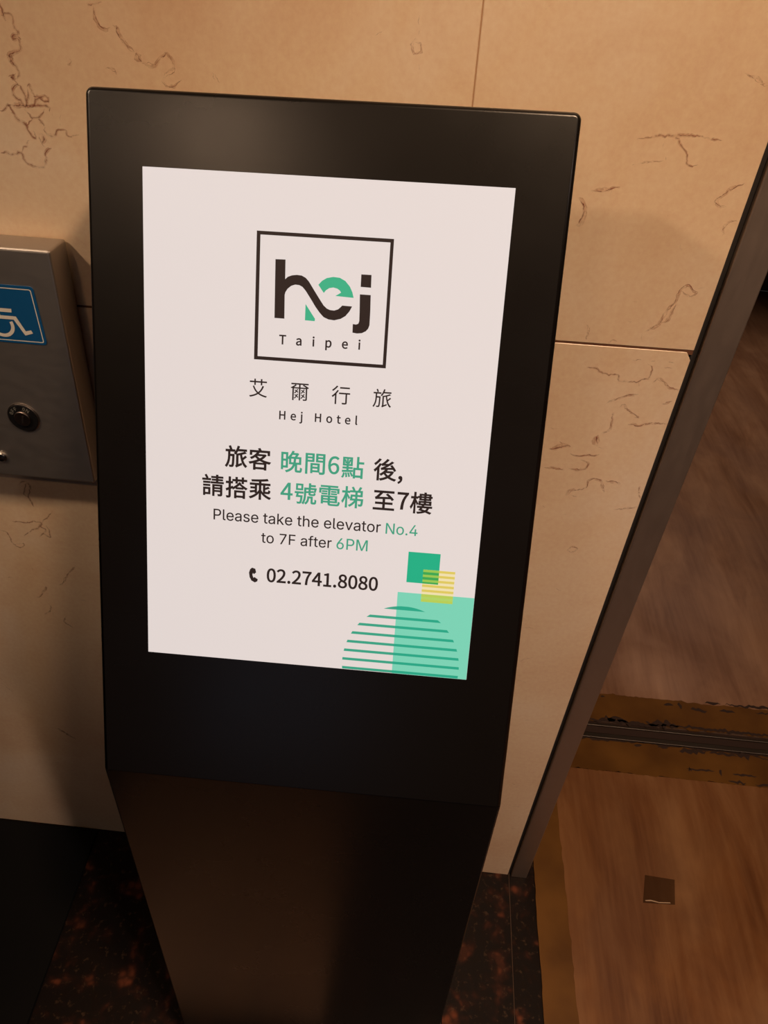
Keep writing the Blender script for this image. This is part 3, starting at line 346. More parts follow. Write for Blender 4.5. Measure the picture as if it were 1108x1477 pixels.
def box(name, lo, hi, m, parent=None, **kw):
    (x0, y0, z0), (x1, y1, z1) = lo, hi
    return prism([(x0, y0, z0), (x1, y0, z0), (x1, y0, z1), (x0, y0, z1)], (0, y1 - y0, 0), name, m, parent, **kw)
def tag(o, label=None, cat=None, group=None, kind=None):
    if label: o['label'] = label
    if cat: o['category'] = cat
    if group: o['group'] = group
    if kind: o['kind'] = kind
    return o
def empty(name, loc):
    o = bpy.data.objects.new(name, None); COL.objects.link(o); o.location = loc; o.empty_display_size = .05; return o
def lathe(name, prof, c, axis, m, parent=None, n=40, **kw):
    """profile of (radius, height) turned about axis through c"""
    axis = Vector(axis).normalized(); a = axis.orthogonal().normalized(); b = axis.cross(a)
    v = []; f = []
    for r, h in prof:
        for k in range(n):
            t = 2 * math.pi * k / n
            v.append(Vector(c) + axis * h + (a * math.cos(t) + b * math.sin(t)) * r)
    for i in range(len(prof) - 1):
        for k in range(n):
            f.append([i * n + k, i * n + (k + 1) % n, (i + 1) * n + (k + 1) % n, (i + 1) * n + k])
    f.append(list(range(n))); f.append(list(range((len(prof) - 1) * n, len(prof) * n)))
    return obj(name, v, f, m, parent, **kw)

# flat print: contours (possibly several per glyph) filled as a 2-D curve, then turned into a mesh
def glyph(key):
    g = GLYPHS[key]
    return g[0], [[tuple(map(int, p.split(','))) for p in s.split()] for s in g[1:]]
def bbox(cs):
    xs = [p[0] for c in cs for p in c]; ys = [p[1] for c in cs for p in c]
    return min(xs), max(xs), min(ys), max(ys)
def grow(c, sgn, off):
    out = []; n = len(c)
    for i in range(n):
        a, b, d = Vector(c[i - 1]), Vector(c[i]), Vector(c[(i + 1) % n])
        u, v = (b - a).normalized(), (d - b).normalized()
        m = Vector((-u.y - v.y, u.x + v.x)); k = m.length
        if k < 1e-6: out.append(tuple(b)); continue
        m /= k; cosh = max(.45, k / 2); out.append(tuple(b + m * (sgn * off / cosh)))
    return out
def flat(contours, offset=0.0):
    """fill closed contours (non-zero winding) with triangles"""
    from mathutils.geometry import delaunay_2d_cdt
    cs = []
    for c in contours:
        q = []
        for p in c:
            if not q or (Vector(p) - Vector(q[-1])).length > 1e-4: q.append(tuple(p))
        if (Vector(q[0]) - Vector(q[-1])).length < 1e-4: q.pop()
        if len(q) > 2: cs.append(q)
    area = lambda c: sum(c[i - 1][0] * c[i][1] - c[i][0] * c[i - 1][1] for i in range(len(c)))
    if offset:
        sgn = 1 if area(max(cs, key=lambda c: abs(area(c)))) < 0 else -1
        cs = [grow(c, sgn, offset) for c in cs]
    V = []; E = []; bb = []
    for c in cs:
        k = len(V); n = len(c); V += [Vector(p) for p in c]; E += [(k + i, k + (i + 1) % n) for i in range(n)]
        bb.append(bbox([c]))
    vo, eo, fo, *_ = delaunay_2d_cdt(V, E, [], 1 if False else 0, 1e-5)
    keep = []
    for f in fo:
        x = sum(vo[i].x for i in f) / len(f); y = sum(vo[i].y for i in f) / len(f); w_ = 0
        for c, b in zip(cs, bb):
            if not (b[0] <= x <= b[1] and b[2] <= y <= b[3]): continue
            for i in range(len(c)):
                (x0, y0), (x1, y1) = c[i - 1], c[i]
                if (y0 <= y) != (y1 <= y) and (x0 + (y - y0) / (y1 - y0) * (x1 - x0)) > x: w_ += 1 if y1 > y0 else -1
        if w_: keep.append(list(f))
    used = sorted({i for f in keep for i in f}); ix = {a: b for b, a in enumerate(used)}
    me = bpy.data.meshes.new('print')
    me.from_pydata([(vo[i].x, vo[i].y, 0) for i in used], [], [[ix[i] for i in f] for f in keep])
    return me
def put_flat(name, contours, frame, lift, m, parent, offset=0.0):
    """frame = origin, x axis, y axis, normal; contour units are metres"""
    me = flat([[(x * 1000, y * 1000) for x, y in c] for c in contours], offset * 1000)
    for v in me.vertices: v.co *= .001
    O, X, Yv, Nn = frame
    for v in me.vertices: v.co = O + X * v.co.x + Yv * v.co.y + Nn * lift
    return link(name, me, m, parent)
def line_of(font, s, x0, x1, base, size=None, track=0.0):
    """string set so that its ink runs from x0 to x1 on baseline base, (units of x0)"""
    cs = []; pen = 0
    for ch in s:
        if ch == ' ' and font + ' ' not in GLYPHS: pen += 250; continue
        a, g = glyph(font + ch)
        cs.append([[(x + pen, y) for x, y in c] for c in g]); pen += a
    allc = [c for g in cs for c in g]
    bx = bbox(allc); 
    if size is None: k = (x1 - x0) / (bx[1] - bx[0]); return [[((x - bx[0]) * k + x0, y * k + base) for x, y in c] for c in allc]
    # fixed size: widen the gaps between letters instead
    k = size; extra = ((x1 - x0) / k - (bx[1] - bx[0])) / max(1, len(s) - 1)
    pen = 0; out = []; first = None
    for ch in s:
        if ch == ' ': pen += 255 + extra; continue
        a, g = glyph(font + ch)
        if first is None: first = bbox(g)[0]
        out += [[((x + pen - first) * k + x0, y * k + base) for x, y in c] for c in g]; pen += a + extra
    return out
def placed(font, items, size):
    """single characters centred on measured places, one common size"""
    out = []
    for ch, cx, cy, w_, h_ in items:
        a, g = glyph(font + ch); b = bbox(g)
        out += [[((x - (b[0] + b[1]) / 2) * size + cx, (y - (b[2] + b[3]) / 2) * size + cy) for x, y in c] for c in g]
    return out

# ---------------------------------------------------------------- materials
def m_marble():
    m = mat('cream_marble', lin(222, 198, 168), 0.32)
    v = coords(m)
    n1 = noise(m, v, 2.6, 5, .6, .6); n2 = noise(m, v, 9, 6, .65, 1.2); n3 = noise(m, v, 160, 3, .6)
    c = ramp(m, n1, [(.30, lin(206, 170, 136)), (.52, lin(219, 192, 160)), (.72, lin(224, 204, 180))])
    c = mix(m, ramp(m, n2, [(.52, BW(0)), (.75, BW(.28))]), c, lin(200, 160, 124))
    c = mix(m, .15, c, ramp(m, n3, [(.3, BW(.3)), (.7, BW(.8))]), 'OVERLAY')
    L(m, c, bsdf(m).inputs['Base Color'])
    r = ramp(m, n2, [(.3, BW(.28)), (.7, BW(.42))]); L(m, r, bsdf(m).inputs['Roughness'])
    bump(m, n3, .05, .0005); return m
MARBLE = m_marble()
def m_vein(name, col, alpha):
    m = mat(name, col, .5); v = coords(m)
    a = ramp(m, noise(m, v, 110, 5, .7), [(.40, BW(alpha * .10)), (.60, BW(alpha))])
    L(m, a, bsdf(m).inputs['Alpha']); return m
VEIN = m_vein('marble_vein', lin(142, 62, 42), .70)
VEIN_SOFT = m_vein('marble_vein_soft', lin(184, 128, 96), .34)
JOINT = mat('joint_mortar', lin(98, 62, 40), .9)
JOINT_PALE = mat('joint_mortar_pale', lin(170, 132, 98), .9)
SEAL = mat('dark_sealant', lin(34, 30, 28), .7)

def m_black():
    m = mat('black_powder_coat', (.0055, .0044, .0038, 1), .27, 0, .42)
    v = coords(m)
    n2 = noise(m, v, 5, 5, .6); L(m, ramp(m, n2, [(.3, BW(.25)), (.7, BW(.31))]), bsdf(m).inputs['Roughness'])
    return m
BLACK = m_black()

def m_steel(name, col, rough, stretch=(1, 1, 1)):
    m = mat(name, col, rough, 1.0)
    v = coords(m, stretch); n = noise(m, v, 60, 4); n2 = noise(m, coords(m), 14, 3)
    L(m, mix(m, ramp(m, n2, [(.35, BW(0)), (.7, BW(.3))]), col, tuple(c * .86 for c in col[:3])), bsdf(m).inputs['Base Color'])
    L(m, ramp(m, n, [(.3, BW(rough - .01)), (.7, BW(rough + .03))]), bsdf(m).inputs['Roughness'])
    return m
JAMB_STEEL = m_steel('brushed_jamb_steel', (.44, .34, .27, 1), .52, (2, 2, .6))
PANEL_STEEL = m_steel('brushed_panel_steel', (.50, .46, .42, 1), .50, (1, 1, 2))
RAIL_STEEL = m_steel('sill_steel', (.13, .10, .075, 1), .45, (.1, 6, 6))

def m_granite():
    m = mat('dark_red_granite', (.02, .012, .01, 1), .5, 0, .12)
    v = coords(m)
    n = noise(m, v, 24, 2, .5, .3); n2 = noise(m, v, 95, 4, .6)
    vo = N(m, 'ShaderNodeTexVoronoi'); vo.inputs['Scale'].default_value = 62; L(m, v, vo.inputs['Vector'])
    c = ramp(m, n, [(.50, lin(24, 16, 12)), (.60, lin(48, 26, 18)), (.70, lin(104, 56, 36))])
    c = mix(m, ramp(m, vo.outputs['Distance'], [(.25, BW(.0)), (.6, BW(.7))]), c, lin(22, 17, 15))
    c = mix(m, ramp(m, n2, [(.58, BW(0)), (.70, BW(.35))]), c, lin(100, 76, 56))
    L(m, c, bsdf(m).inputs['Base Color']); return m
GRANITE = m_granite()
GROUT = mat('granite_joint', lin(88, 66, 50), .8)

def m_cover(name, dark, mid, light, seed):
    m = mat(name, mid, .38)
    v = coords(m, (9, 2.2, 1)); v2 = coords(m, (1, .8, 1)); v3 = coords(m, (60, 3, 1))
    n = noise(m, v, 1.0, 6, .6, .8); n2 = noise(m, v2, 3.2 + seed, 4, .6, .5); n3 = noise(m, v3, 1.3, 4, .6)
    c = ramp(m, n, [(.30, dark), (.50, mid), (.70, light)])
    c = mix(m, ramp(m, n2, [(.42, BW(0)), (.62, BW(.6))]), c, dark)
    c = mix(m, ramp(m, n3, [(.4, BW(0)), (.75, BW(.35))]), c, light)
    L(m, c, bsdf(m).inputs['Base Color'])
    L(m, ramp(m, n2, [(.3, BW(.30)), (.7, BW(.5))]), bsdf(m).inputs['Roughness'])
    bump(m, n3, .12, .001); return m
COVER = m_cover('wood_look_sheet', lin(84, 48, 24), lin(118, 76, 42), lin(142, 102, 66), 0)
COVER_IN = m_cover('wood_look_sheet_pale', lin(112, 76, 52), lin(140, 102, 74), lin(162, 124, 94), 1)  # same sheet pattern in a paler mix of browns
def m_tape():
    m = mat('yellowed_tape', lin(150, 104, 36), .55, 0, .25)
    v = coords(m, (1, 1, 1)); n = noise(m, v, 9, 3, .5)
    L(m, ramp(m, n, [(.35, lin(86, 54, 18)), (.65, lin(106, 70, 26))]), bsdf(m).inputs['Base Color'])
    bump(m, noise(m, v, 40, 3), .06, .001); return m
TAPE = m_tape()
GRIME = mat('dark_grime', lin(46, 28, 18), .7)
CLEAR = mat('clear_tape', lin(60, 40, 24), .12, 0, .6)
bsdf(CLEAR).inputs['Alpha'].default_value = .28
PLASTER = mat('lobby_wall_brown', lin(62, 46, 36), .8)
CEIL = mat('ceiling_paint', lin(112, 98, 84), .8)
CABWALL = mat('cab_laminate', lin(120, 86, 62), .4)
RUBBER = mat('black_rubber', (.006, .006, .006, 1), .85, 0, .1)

# ---------------------------------------------------------------- structure
def struct(o): return tag(o, kind='structure')
def lean_l(z): return .2549 + .0211 * z
def lean_r(z): return .2885 + .0246 * z
wall = struct(box('wall_back', (-2.2, .030, 0), (.252, .34, 2.6), JOINT))
def slab(poly):
    return prism([(x, 0, z) for x, z in poly], (0, .028, 0), 'slab', MARBLE, wall, bevel=.0005, seg=1)
jz = lambda x: 1.1546 + .0072 * x
g = .0013
XE = lambda z: lean_l(z) - .004
slabs = {}
slabs['ul'] = slab([(-1.2, jz(-1.2) + g), (.0173 - .0006, jz(0) + g), (.0173 - .0006, 2.05), (-1.2, 2.05)])
slabs['ur'] = slab([(.0173 + .0006, jz(0) + g), (XE(1.157), jz(.27) + g), (XE(2.05), 2.05), (.0173 + .0006, 2.05)])
# mortar set just behind the slab faces
prism([(-2.2, .0005, jz(-2.2) - .004), (XE(1.15), .0005, jz(.27) - .004), (XE(1.15), .0005, jz(.27) + .004), (-2.2, .0005, jz(-2.2) + .004)], (0, .026, 0), 'joint', JOINT, wall)
prism([(.0148, .0006, 1.16), (.0198, .0006, 1.16), (.0198, .0006, 2.05), (.0148, .0006, 2.05)], (0, .026, 0), 'joint', JOINT_PALE, wall)
slabs['ll'] = slab([(-1.6, .001), (-.12, .001), (-.12, jz(-.12) - g), (-1.6, jz(-1.6) - g)])
slabs['lr'] = slab([(-.1185, .001), (XE(0), .001), (XE(1.14), jz(.27) - g - .009), (XE(1.14) - .006, jz(.27) - g), (-.1185, jz(-.12) - g)])
slab([(-2.2, jz(-2) + g), (-1.2015, jz(-1.2) + g), (-1.2015, 2.05), (-2.2, 2.05)])
slab([(-2.2, .001), (-1.6015, .001), (-1.6015, jz(-1.6) - g), (-2.2, jz(-2) - g)])
slab([(-2.2, 2.053), (-.6, 2.053), (-.6, 2.6), (-2.2, 2.6)])
slab([(-.5985, 2.053), (XE(2.05), 2.053), (XE(2.6), 2.6), (-.5985, 2.6)])

def ribbon_mesh(lines, name, m, parent, y):
    rnd = random.Random(3); V = []; F = []
    for wd, pts in lines:
        P = [Vector((a, b)) for a, b in pts]
        K = [P[0] * 2 - P[1]] + P + [P[-1] * 2 - P[-2]]; Q = []; off = Vector((0, 0))
        for q in range(len(P) - 1):            # smooth curve through the points, wandering a little
            a, b, c, d = K[q:q + 4]; n = max(3, int((c - b).length / .0016))
            for k in range(n):
                t = k / n
                v = .5 * (2 * b + (c - a) * t + (2 * a - 5 * b + 4 * c - d) * t * t + (3 * b - a - 3 * c + d) * t ** 3)
                off = off * .76 + Vector((rnd.gauss(0, .00052), rnd.gauss(0, .00052)))
                Q.append(v + off)
        Q.append(P[-1]); n = len(Q); wv = 1.0
        for i, q in enumerate(Q):
            d = (Q[min(i + 1, n - 1)] - Q[max(i - 1, 0)]); pr = Vector((-d.y, d.x)).normalized() if d.length > 0 else Vector((0, 1))
            wv = .8 * wv + .2 * rnd.uniform(.1, 1.6) ** 1.5
            end = min(1, (i + .4) / 5.0, (n - 1 - i + .4) / 5.0)
            h = wd * .00031 * wv * end
            V += [(q.x + pr.x * h, y, q.y + pr.y * h), (q.x - pr.x * h, y, q.y - pr.y * h)]
            if i: k = len(V); F.append([k - 4, k - 3, k - 1, k - 2])
    o = obj(name, V, F, m, parent); o['kind'] = 'stuff'; return o
buckets = {k: ([], []) for k in ('ul', 'ur', 'lr', 'll')}
for i, (wd, pts) in enumerate(VEINS):
    x, z = pts[0]
    k = ('ul' if x < .0173 else 'ur') if z > 1.1546 else ('ll' if x < -.12 else 'lr')
    buckets[k][0].append((wd * .72, pts))
    # a wider, paler halo along the same vein
    if len(pts) > 2: buckets[k][1].append((wd * 2.6 + 1.5, pts))
for k, (a, b) in buckets.items():
    if a: ribbon_mesh(a, 'vein', VEIN, slabs[k], -.00022)
    if b: ribbon_mesh(b, 'vein_halo', VEIN_SOFT, slabs[k], -.00012)

COOL_GLOW = mat('added_cool_glow', (.02, .02, .02, 1), .1, emit=(.55, .70, 1.0, 1), estr=.22)  # unseen glowing door, added for cool fill and a bluish reflection
dr = struct(box('added_glow_door', (-.95, -2.995, 0), (-.05, -2.96, 2.15), mat('added_door_metal', (.25, .25, .26, 1), .4, 1.0), bevel=.003))
box('glow_pane', (-.87, -2.959, .12), (-.13, -2.953, 2.07), COOL_GLOW, dr)
struct(box('wall_left', (-2.3, -3.0, 0), (-2.2, .34, 2.6), PLASTER))
struct(box('wall_front', (-2.3, -3.1, 0), (2.6, -3.0, 2.6), PLASTER))
struct(box('wall_right', (2.5, -3.0, 0), (2.6, .34, 2.6), PLASTER))
struct(box('wall_right_of_door', (1.36, 0, 0), (2.5, .34, 2.6), MARBLE))
struct(box('wall_above_door', (.34, 0, 2.15), (1.36, .34, 2.6), MARBLE))
struct(box('ceiling', (-2.3, -3.1, 2.6), (2.6, .34, 2.7), CEIL))
fl = struct(box('floor', (-2.3, -3.1, -.05), (2.6, .34, -.0012), GROUT))
xs = [-2.2, -.95, .2535, 1.45, 2.5]; ys = [.03, -.60, -1.2, -1.8, -2.4, -3.0]
for i in range(4):
    for j in range(5):
        t = .0006
        y0 = ys[j] if j else .34
        if i == 0 and j == 0: y0 = .03
        if i == 1 and j == 0: y0 = .03
        box('tile', (xs[i] + t, ys[j + 1] + t, -.012), (xs[i + 1] - t, y0 - t, 0), GRANITE, fl)

# elevator doorway: jambs, header, sill, cab
def jamb_prism(za, zb):
    return [(lean_l(0) + .001, .0, 0), (lean_r(0), .0, 0), (lean_r(0), .0, 0)]
V = []; 
for z in (0.0, 2.15):
    l, r = lean_l(z) + .0025, lean_r(z)
    V += [(l, -.003, z), (r, -.003, z), (r, .34, z), (l, .34, z)]
tr = struct(obj('trim_1', V, [[0, 1, 2, 3], [4, 5, 6, 7], [0, 1, 5, 4], [1, 2, 6, 5], [2, 3, 7, 6], [3, 0, 4, 7]], JAMB_STEEL, bevel=.0015, seg=2))
V = []
for z in (0.0, 2.15):
    l = lean_l(z)
    V += [(l - .0038, .004, z), (l + .0024, .004, z), (l + .0024, .028, z), (l - .0038, .028, z)]
obj('sealant_joint', V, [[0, 1, 2, 3], [4, 5, 6, 7], [0, 1, 5, 4], [1, 2, 6, 5], [2, 3, 7, 6], [3, 0, 4, 7]], SEAL, tr)
struct(box('trim_2', (1.31, -.003, 0), (1.358, .34, 2.15), JAMB_STEEL, bevel=.0015))
struct(box('trim_3', (.345, -.003, 2.10), (1.309, .34, 2.149), JAMB_STEEL, bevel=.0015))

sill = empty('door_sill', (.8, .37, 0)); tag(sill, 'steel threshold rails with a dark groove across the elevator doorway', 'threshold')
box('sill_plate', (.294, .342, -.02), (1.31, .398, -.001), GRIME, sill)
box('rail', (.294, .350, -.001), (1.31, .363, .0042), RAIL_STEEL, sill, bevel=.0015)
box('rail', (.294, .384, -.001), (1.31, .3895, .0042), RAIL_STEEL, sill, bevel=.0015)

struct(box('floor_cab', (-.05, .400, -.05), (2.2, 3.35, -.001), GROUT))
struct(box('wall_cab_left', (-.15, .400, 0), (-.05, 3.35, 2.4), CABWALL))
struct(box('wall_cab_right', (2.2, .400, 0), (2.3, 3.35, 2.4), CABWALL))
struct(box('wall_cab_back', (-.15, 3.35, 0), (2.3, 3.45, 2.4), CABWALL))
struct(box('ceiling_cab', (-.15, .400, 2.4), (2.3, 3.45, 2.5), CEIL))

# ---------------------------------------------------------------- floor coverings and tape
def jag(x0, x1, y0, y1, amp_a, amp_b, step=.006, seed=1, frac_a=1.0, frac_b=1.0):
    """strip with ragged long edges, along x"""
    r = random.Random(seed); n = int((x1 - x0) / step); lo = []; hi = []
    a = b = 0
    for i in range(n + 1):
        x = x0 + (x1 - x0) * i / n
        a = .6 * a + r.gauss(0, amp_a) * (1 if r.random() < frac_a else 0); b = .6 * b + r.gauss(0, amp_b) * (1 if r.random() < frac_b else 0)
        lo.append((x, y0 + a)); hi.append((x, y1 + b))
    return lo + hi[::-1]
def sheet(name, poly, z, t, m, parent=None, label=None, cat=None, **kw):
    o = prism([(x, y, z) for x, y in poly], (0, 0, t), name, m, parent, origin=(poly[0][0], poly[0][1], z) if parent is None else None)
    if label: tag(o, label, cat, **kw)
    return o
sheet('floor_covering', [(.318, .262), (.318, -1.6), (1.9, -1.6), (1.9, -.02), (1.3, -.02), (1.3, .262)][::-1], .0002, .0022, COVER,
      label='brown wood-look protective sheet on the floor in front of the elevator sill', cat='floor covering')
sheet('floor_covering', [(-.02, .478), (2.15, .478), (2.15, 3.33), (-.02, 3.33)], .0002, .0022, COVER_IN,
      label='paler wood-look sheet on the floor beyond the steel sill', cat='floor covering')
sheet('floor_covering', [(-1.5, -.42), (-1.5, -2.6), (-.08, -2.6), (-.08, -.42)], .0002, .0022, COVER,
      label='brown wood-look sheet in front of the kiosk foot, mirrored in its column', cat='floor covering')
TG = 'yellowed tape strips around the floor sheets'
def tape_y(x0, x1, y0, y1, seed):
    p = jag(y0, y1, x0, x1, .0004, .0008, .012, seed); return [(b, a) for a, b in p]
sheet('tape_strip', tape_y(.3045, .365, -1.2, .2605, 4), .0027, .0003, TAPE,
      label='long yellowed tape strip running from the steel jamb along the granite', cat='tape', group=TG)
t1 = sheet('tape_strip', jag(.296, 1.305, .262, .3435, .0012, .0016, .007, 5), .0027, .0003, TAPE,
      label='ragged brown-yellow tape strip on the near side of the elevator sill', cat='tape', group=TG)
t2 = sheet('tape_strip', jag(.296, 1.305, .399, .482, .0016, .0012, .007, 6), .0027, .0003, TAPE,
      label='ragged brown-yellow tape strip on the far side of the elevator sill', cat='tape', group=TG)
def tears(parent, specs, seed):
    r = random.Random(seed)
    for x0, x1, y, h in specs:
        h *= 1.3
        n = max(4, int((x1 - x0) / .006)); lo = []; hi = []
        for i in range(n + 1):
            t = i / n; e = math.sin(math.pi * min(1, max(0, t))) ** .5 if 0 < t < 1 else 0.05
            x = x0 + (x1 - x0) * t
            yy = y + r.gauss(0, h * .25)
            lo.append((x, yy - h * e * r.uniform(.3, .7))); hi.append((x, yy + h * e * r.uniform(.3, .7)))
        sheet('torn_patch', lo + hi[::-1], .0031, .0001, GRIME, parent)
tears(t1, [(.665, .73, .3385, .010), (.735, .80, .339, .006), (.80, .83, .338, .011), (.84, 1.25, .339, .008), (.56, .58, .341, .006), (.615, .64, .341, .005),
           (.672, .735, .290, .0035), (.675, .683, .287, .008), (.745, .752, .292, .011), (.775, .83, .287, .0045), (.86, 1.2, .290, .008),
           (.76, .80, .268, .006), (.82, 1.28, .266, .011)], 5)
tears(t2, [(.45, .66, .402, .009), (.50, .56, .406, .01), (.60, .68, .409, .013), (.65, .95, .405, .006), (.655, .68, .468, .006), (.69, .70, .47, .011), (.72, .76, .461, .007),
           (.79, .83, .466, .006), (.76, .80, .486, .006), (.81, 1.28, .486, .008), (.88, 1.28, .472, .009), (.50, .512, .473, .004)], 9)
tp = sheet('tape_patch', [(.530, .0296), (.589, .0264), (.579, -.0239), (.516, -.0268)][::-1], .0027, .0002, CLEAR,
      label='small square of clear tape stuck on the brown floor sheet', cat='tape')
crease_glint = [(.521, -.0215), (.532, -.0195), (.548, -.0222), (.570, -.0205), (.571, -.0222), (.549, -.0240), (.533, -.0222), (.522, -.0232)]  # pale strip whose colour stands for a glint on the tape
sheet('crease_glint', crease_glint[::-1], .0030, .0002, mat('painted_tape_glint', lin(176, 150, 122), .2), tp)
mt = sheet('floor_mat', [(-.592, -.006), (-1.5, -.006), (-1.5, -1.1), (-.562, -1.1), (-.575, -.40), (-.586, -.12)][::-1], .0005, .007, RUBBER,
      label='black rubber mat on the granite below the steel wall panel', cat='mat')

# ---------------------------------------------------------------- steel wall panel with accessibility sign
pc = empty('call_panel', (-.57, -.02, 1.08)); tag(pc, 'brushed steel wall box with a blue wheelchair sign and key switch', 'control panel')
px = lambda z: -.3845 + .040 * (z - 1.225)
prism([(-.76, -.001, .9385), (px(.9385), -.001, .9385), (px(1.2255), -.001, 1.2255), (-.76, -.001, 1.2255)], (0, -.038, 0), 'box', PANEL_STEEL, pc, bevel=.0028, seg=3)
BLUE = mat('blue_sticker', lin(20, 84, 138), .35)
WHITE = mat('sticker_white', lin(225, 222, 212), .4)
DARKB = mat('sticker_edge', lin(22, 48, 72), .4)
FR = (Vector((0, 0, 0)), Vector((1, 0, 0)), Vector((0, 0, 1)), Vector((0, -1, 0)))
def rrect(x0, x1, y0, y1, r, n=6):
    out = []
    for cx, cy, a0 in ((x1 - r, y1 - r, 0), (x0 + r, y1 - r, 90), (x0 + r, y0 + r, 180), (x1 - r, y0 + r, 270)):
        for k in range(n + 1):
            a = math.radians(a0 + 90 * k / n); out.append((cx + r * math.cos(a), cy + r * math.sin(a)))
    return out
def arc(cx, cy, r0, r1, a0, a1, n=28):
    o = [(cx + r1 * math.cos(math.radians(a0 + (a1 - a0) * k / n)), cy + r1 * math.sin(math.radians(a0 + (a1 - a0) * k / n))) for k in range(n + 1)]
    i = [(cx + r0 * math.cos(math.radians(a0 + (a1 - a0) * k / n)), cy + r0 * math.sin(math.radians(a0 + (a1 - a0) * k / n))) for k in range(n + 1)]
    return o + i[::-1]
SX0, SX1, SZ0, SZ1 = -.4805, -.4112, 1.1222, 1.1872
st = prism([(x, -.0390, z) for x, z in rrect(SX0, SX1, SZ0, SZ1, .004)], (0, -.0006, 0), 'accessibility_sign', BLUE, pc)
put_flat('border_line', [rrect(SX0 + .0028, SX1 - .0028, SZ0 + .0024, SZ1 - .0030, .0022), rrect(SX0 + .0038, SX1 - .0038, SZ0 + .0034, SZ1 - .0040, .0016)[::-1]], FR, .0397, WHITE, st)
sym = [[(-.4592, 1.1690), (-.4545, 1.1690), (-.4545, 1.1613), (-.4405, 1.1613), (-.4413, 1.1572), (-.4545, 1.1572), (-.4545, 1.1532), (-.4378, 1.1530), (-.4312, 1.1368), (-.4250, 1.1385), (-.4236, 1.1350), (-.4330, 1.1318), (-.4412, 1.1492), (-.4592, 1.1492)],
       arc(-.4565, 1.1425, .0103, .0141, -190, 20), arc(-.4568, 1.1748, 0.0001, .0040, 0, 359)]
for c in sym: put_flat('wheelchair_symbol', [c], FR, .0398, WHITE, st)
ks = lathe('key_switch', [(.0188, 0), (.0188, .0008), (.0180, .0012), (.0178, .0018)], (-.4626, -.0390, 1.0267), (0, -1, 0), mat('chrome_ring', (.32, .28, .25, 1), .3, 1.0), pc)
lathe('black_dial', [(.0174, 0), (.0174, .0021), (.0168, .0025), (.0098, .0025)], (-.4626, -.0390, 1.0267), (0, -1, 0), mat('black_dial', (.008, .008, .009, 1), .35), ks)
lathe('key_cylinder', [(.0095, 0), (.0095, .0042), (.0088, .0048), (.003, .0046)], (-.4626, -.0390, 1.0267), (0, -1, 0), mat('key_metal', (.34, .28, .25, 1), .3, 1.0), ks, smooth=False)
prism([(-.4640, -.0438, 1.0222), (-.4622, -.0438, 1.0214), (-.4598, -.0438, 1.0305), (-.4615, -.0438, 1.0312)], (0, -.0004, 0), 'key_slot', mat('slot_dark', (.01, .006, .005, 1), .6), ks)
DIALT = mat('dial_lettering', lin(150, 150, 140), .5)
def dial(s, a_mid):
    cs = []
    for i, ch in enumerate(s):
        a = math.radians(a_mid - (i - (len(s) - 1) / 2) * 19)
        src = 'I' + ch if 'I' + ch in GLYPHS else 'N0'
        _, gg = glyph(src); b = bbox(gg); k = .0042 / (b[3] - b[2])
        for c in gg:
            q = []
            for x, y in c:
                u, v = (x - (b[0] + b[1]) / 2) * k, (y - (b[2] + b[3]) / 2) * k
                q.append((-.4626 + .0134 * math.cos(a) + u * math.sin(a) + v * math.cos(a), 1.0267 + .0134 * math.sin(a) - u * math.cos(a) + v * math.sin(a)))
            cs.append(q)
    put_flat('dial_lettering', cs, FR, .0417, DIALT, ks)
dial('OFF', 135); dial('ON', 62)
lathe('screw_head', [(.0068, 0), (.0068, .0015), (.005, .0032), (.002, .0038)], (-.5057, -.0390, .9672), (0, -1, 0), mat('screw_metal', (.62, .58, .54, 1), .22, 1.0), pc)

# ---------------------------------------------------------------- kiosk
t_ = .42828; sr = .01275
r0 = Vector((1, 0, 0)); u0 = Vector((0, math.sin(t_), math.cos(t_)))
HR = math.cos(sr) * r0 + math.sin(sr) * u0; HU = math.cos(sr) * u0 - math.sin(sr) * r0
HN = HR.cross(HU)                                  # out of the face, towards the viewer
HC = Vector((-.091338, -.228016, 1.11245)); HW, HL = .38858, .60641
face = lambda a, b, d=0: HC + HR * a + HU * b + HN * d
kiosk = empty('information_kiosk', (-.095, -.29, 0))
tag(kiosk, 'black freestanding information kiosk with a lit white display on a slanted head', 'information kiosk')
rc = .0062
ol = [(-HW / 2, -HL / 2), (HW / 2, -HL / 2)]
for cx, a0 in ((HW / 2 - rc, 0), (-HW / 2 + rc, 90)):
    for k in range(7):
        a = math.radians(a0 + 15 * k); ol.append((cx + rc * math.cos(a), HL / 2 - rc + rc * math.sin(a)))
nv = len(ol); bm = bmesh.new()
fr = [bm.verts.new(face(a, b)) for a, b in ol]; bk = [bm.verts.new(face(a, b, -.045)) for a, b in ol]
bm.faces.new(fr); bm.faces.new(bk[::-1])
for i in range(nv): bm.faces.new([fr[i], bk[i], bk[(i + 1) % nv], fr[(i + 1) % nv]])
bmesh.ops.recalc_face_normals(bm, faces=bm.faces)
rim = [e for e in bm.edges if (e.verts[0] in fr) == (e.verts[1] in fr) and not (set(e.verts) == {fr[0], fr[1]})]
bmesh.ops.bevel(bm, geom=rim, offset=.0042, segments=5, affect='EDGES', profile=.5)
me = bpy.data.meshes.new('head_housing'); bm.to_mesh(me); bm.free()
hh = link('head_housing', me, BLACK, kiosk)
for p in hh.data.polygons: p.use_smooth = True
hh.modifiers.new('wn', 'WEIGHTED_NORMAL')
BL, BR = face(-HW / 2, -HL / 2), face(HW / 2, -HL / 2)
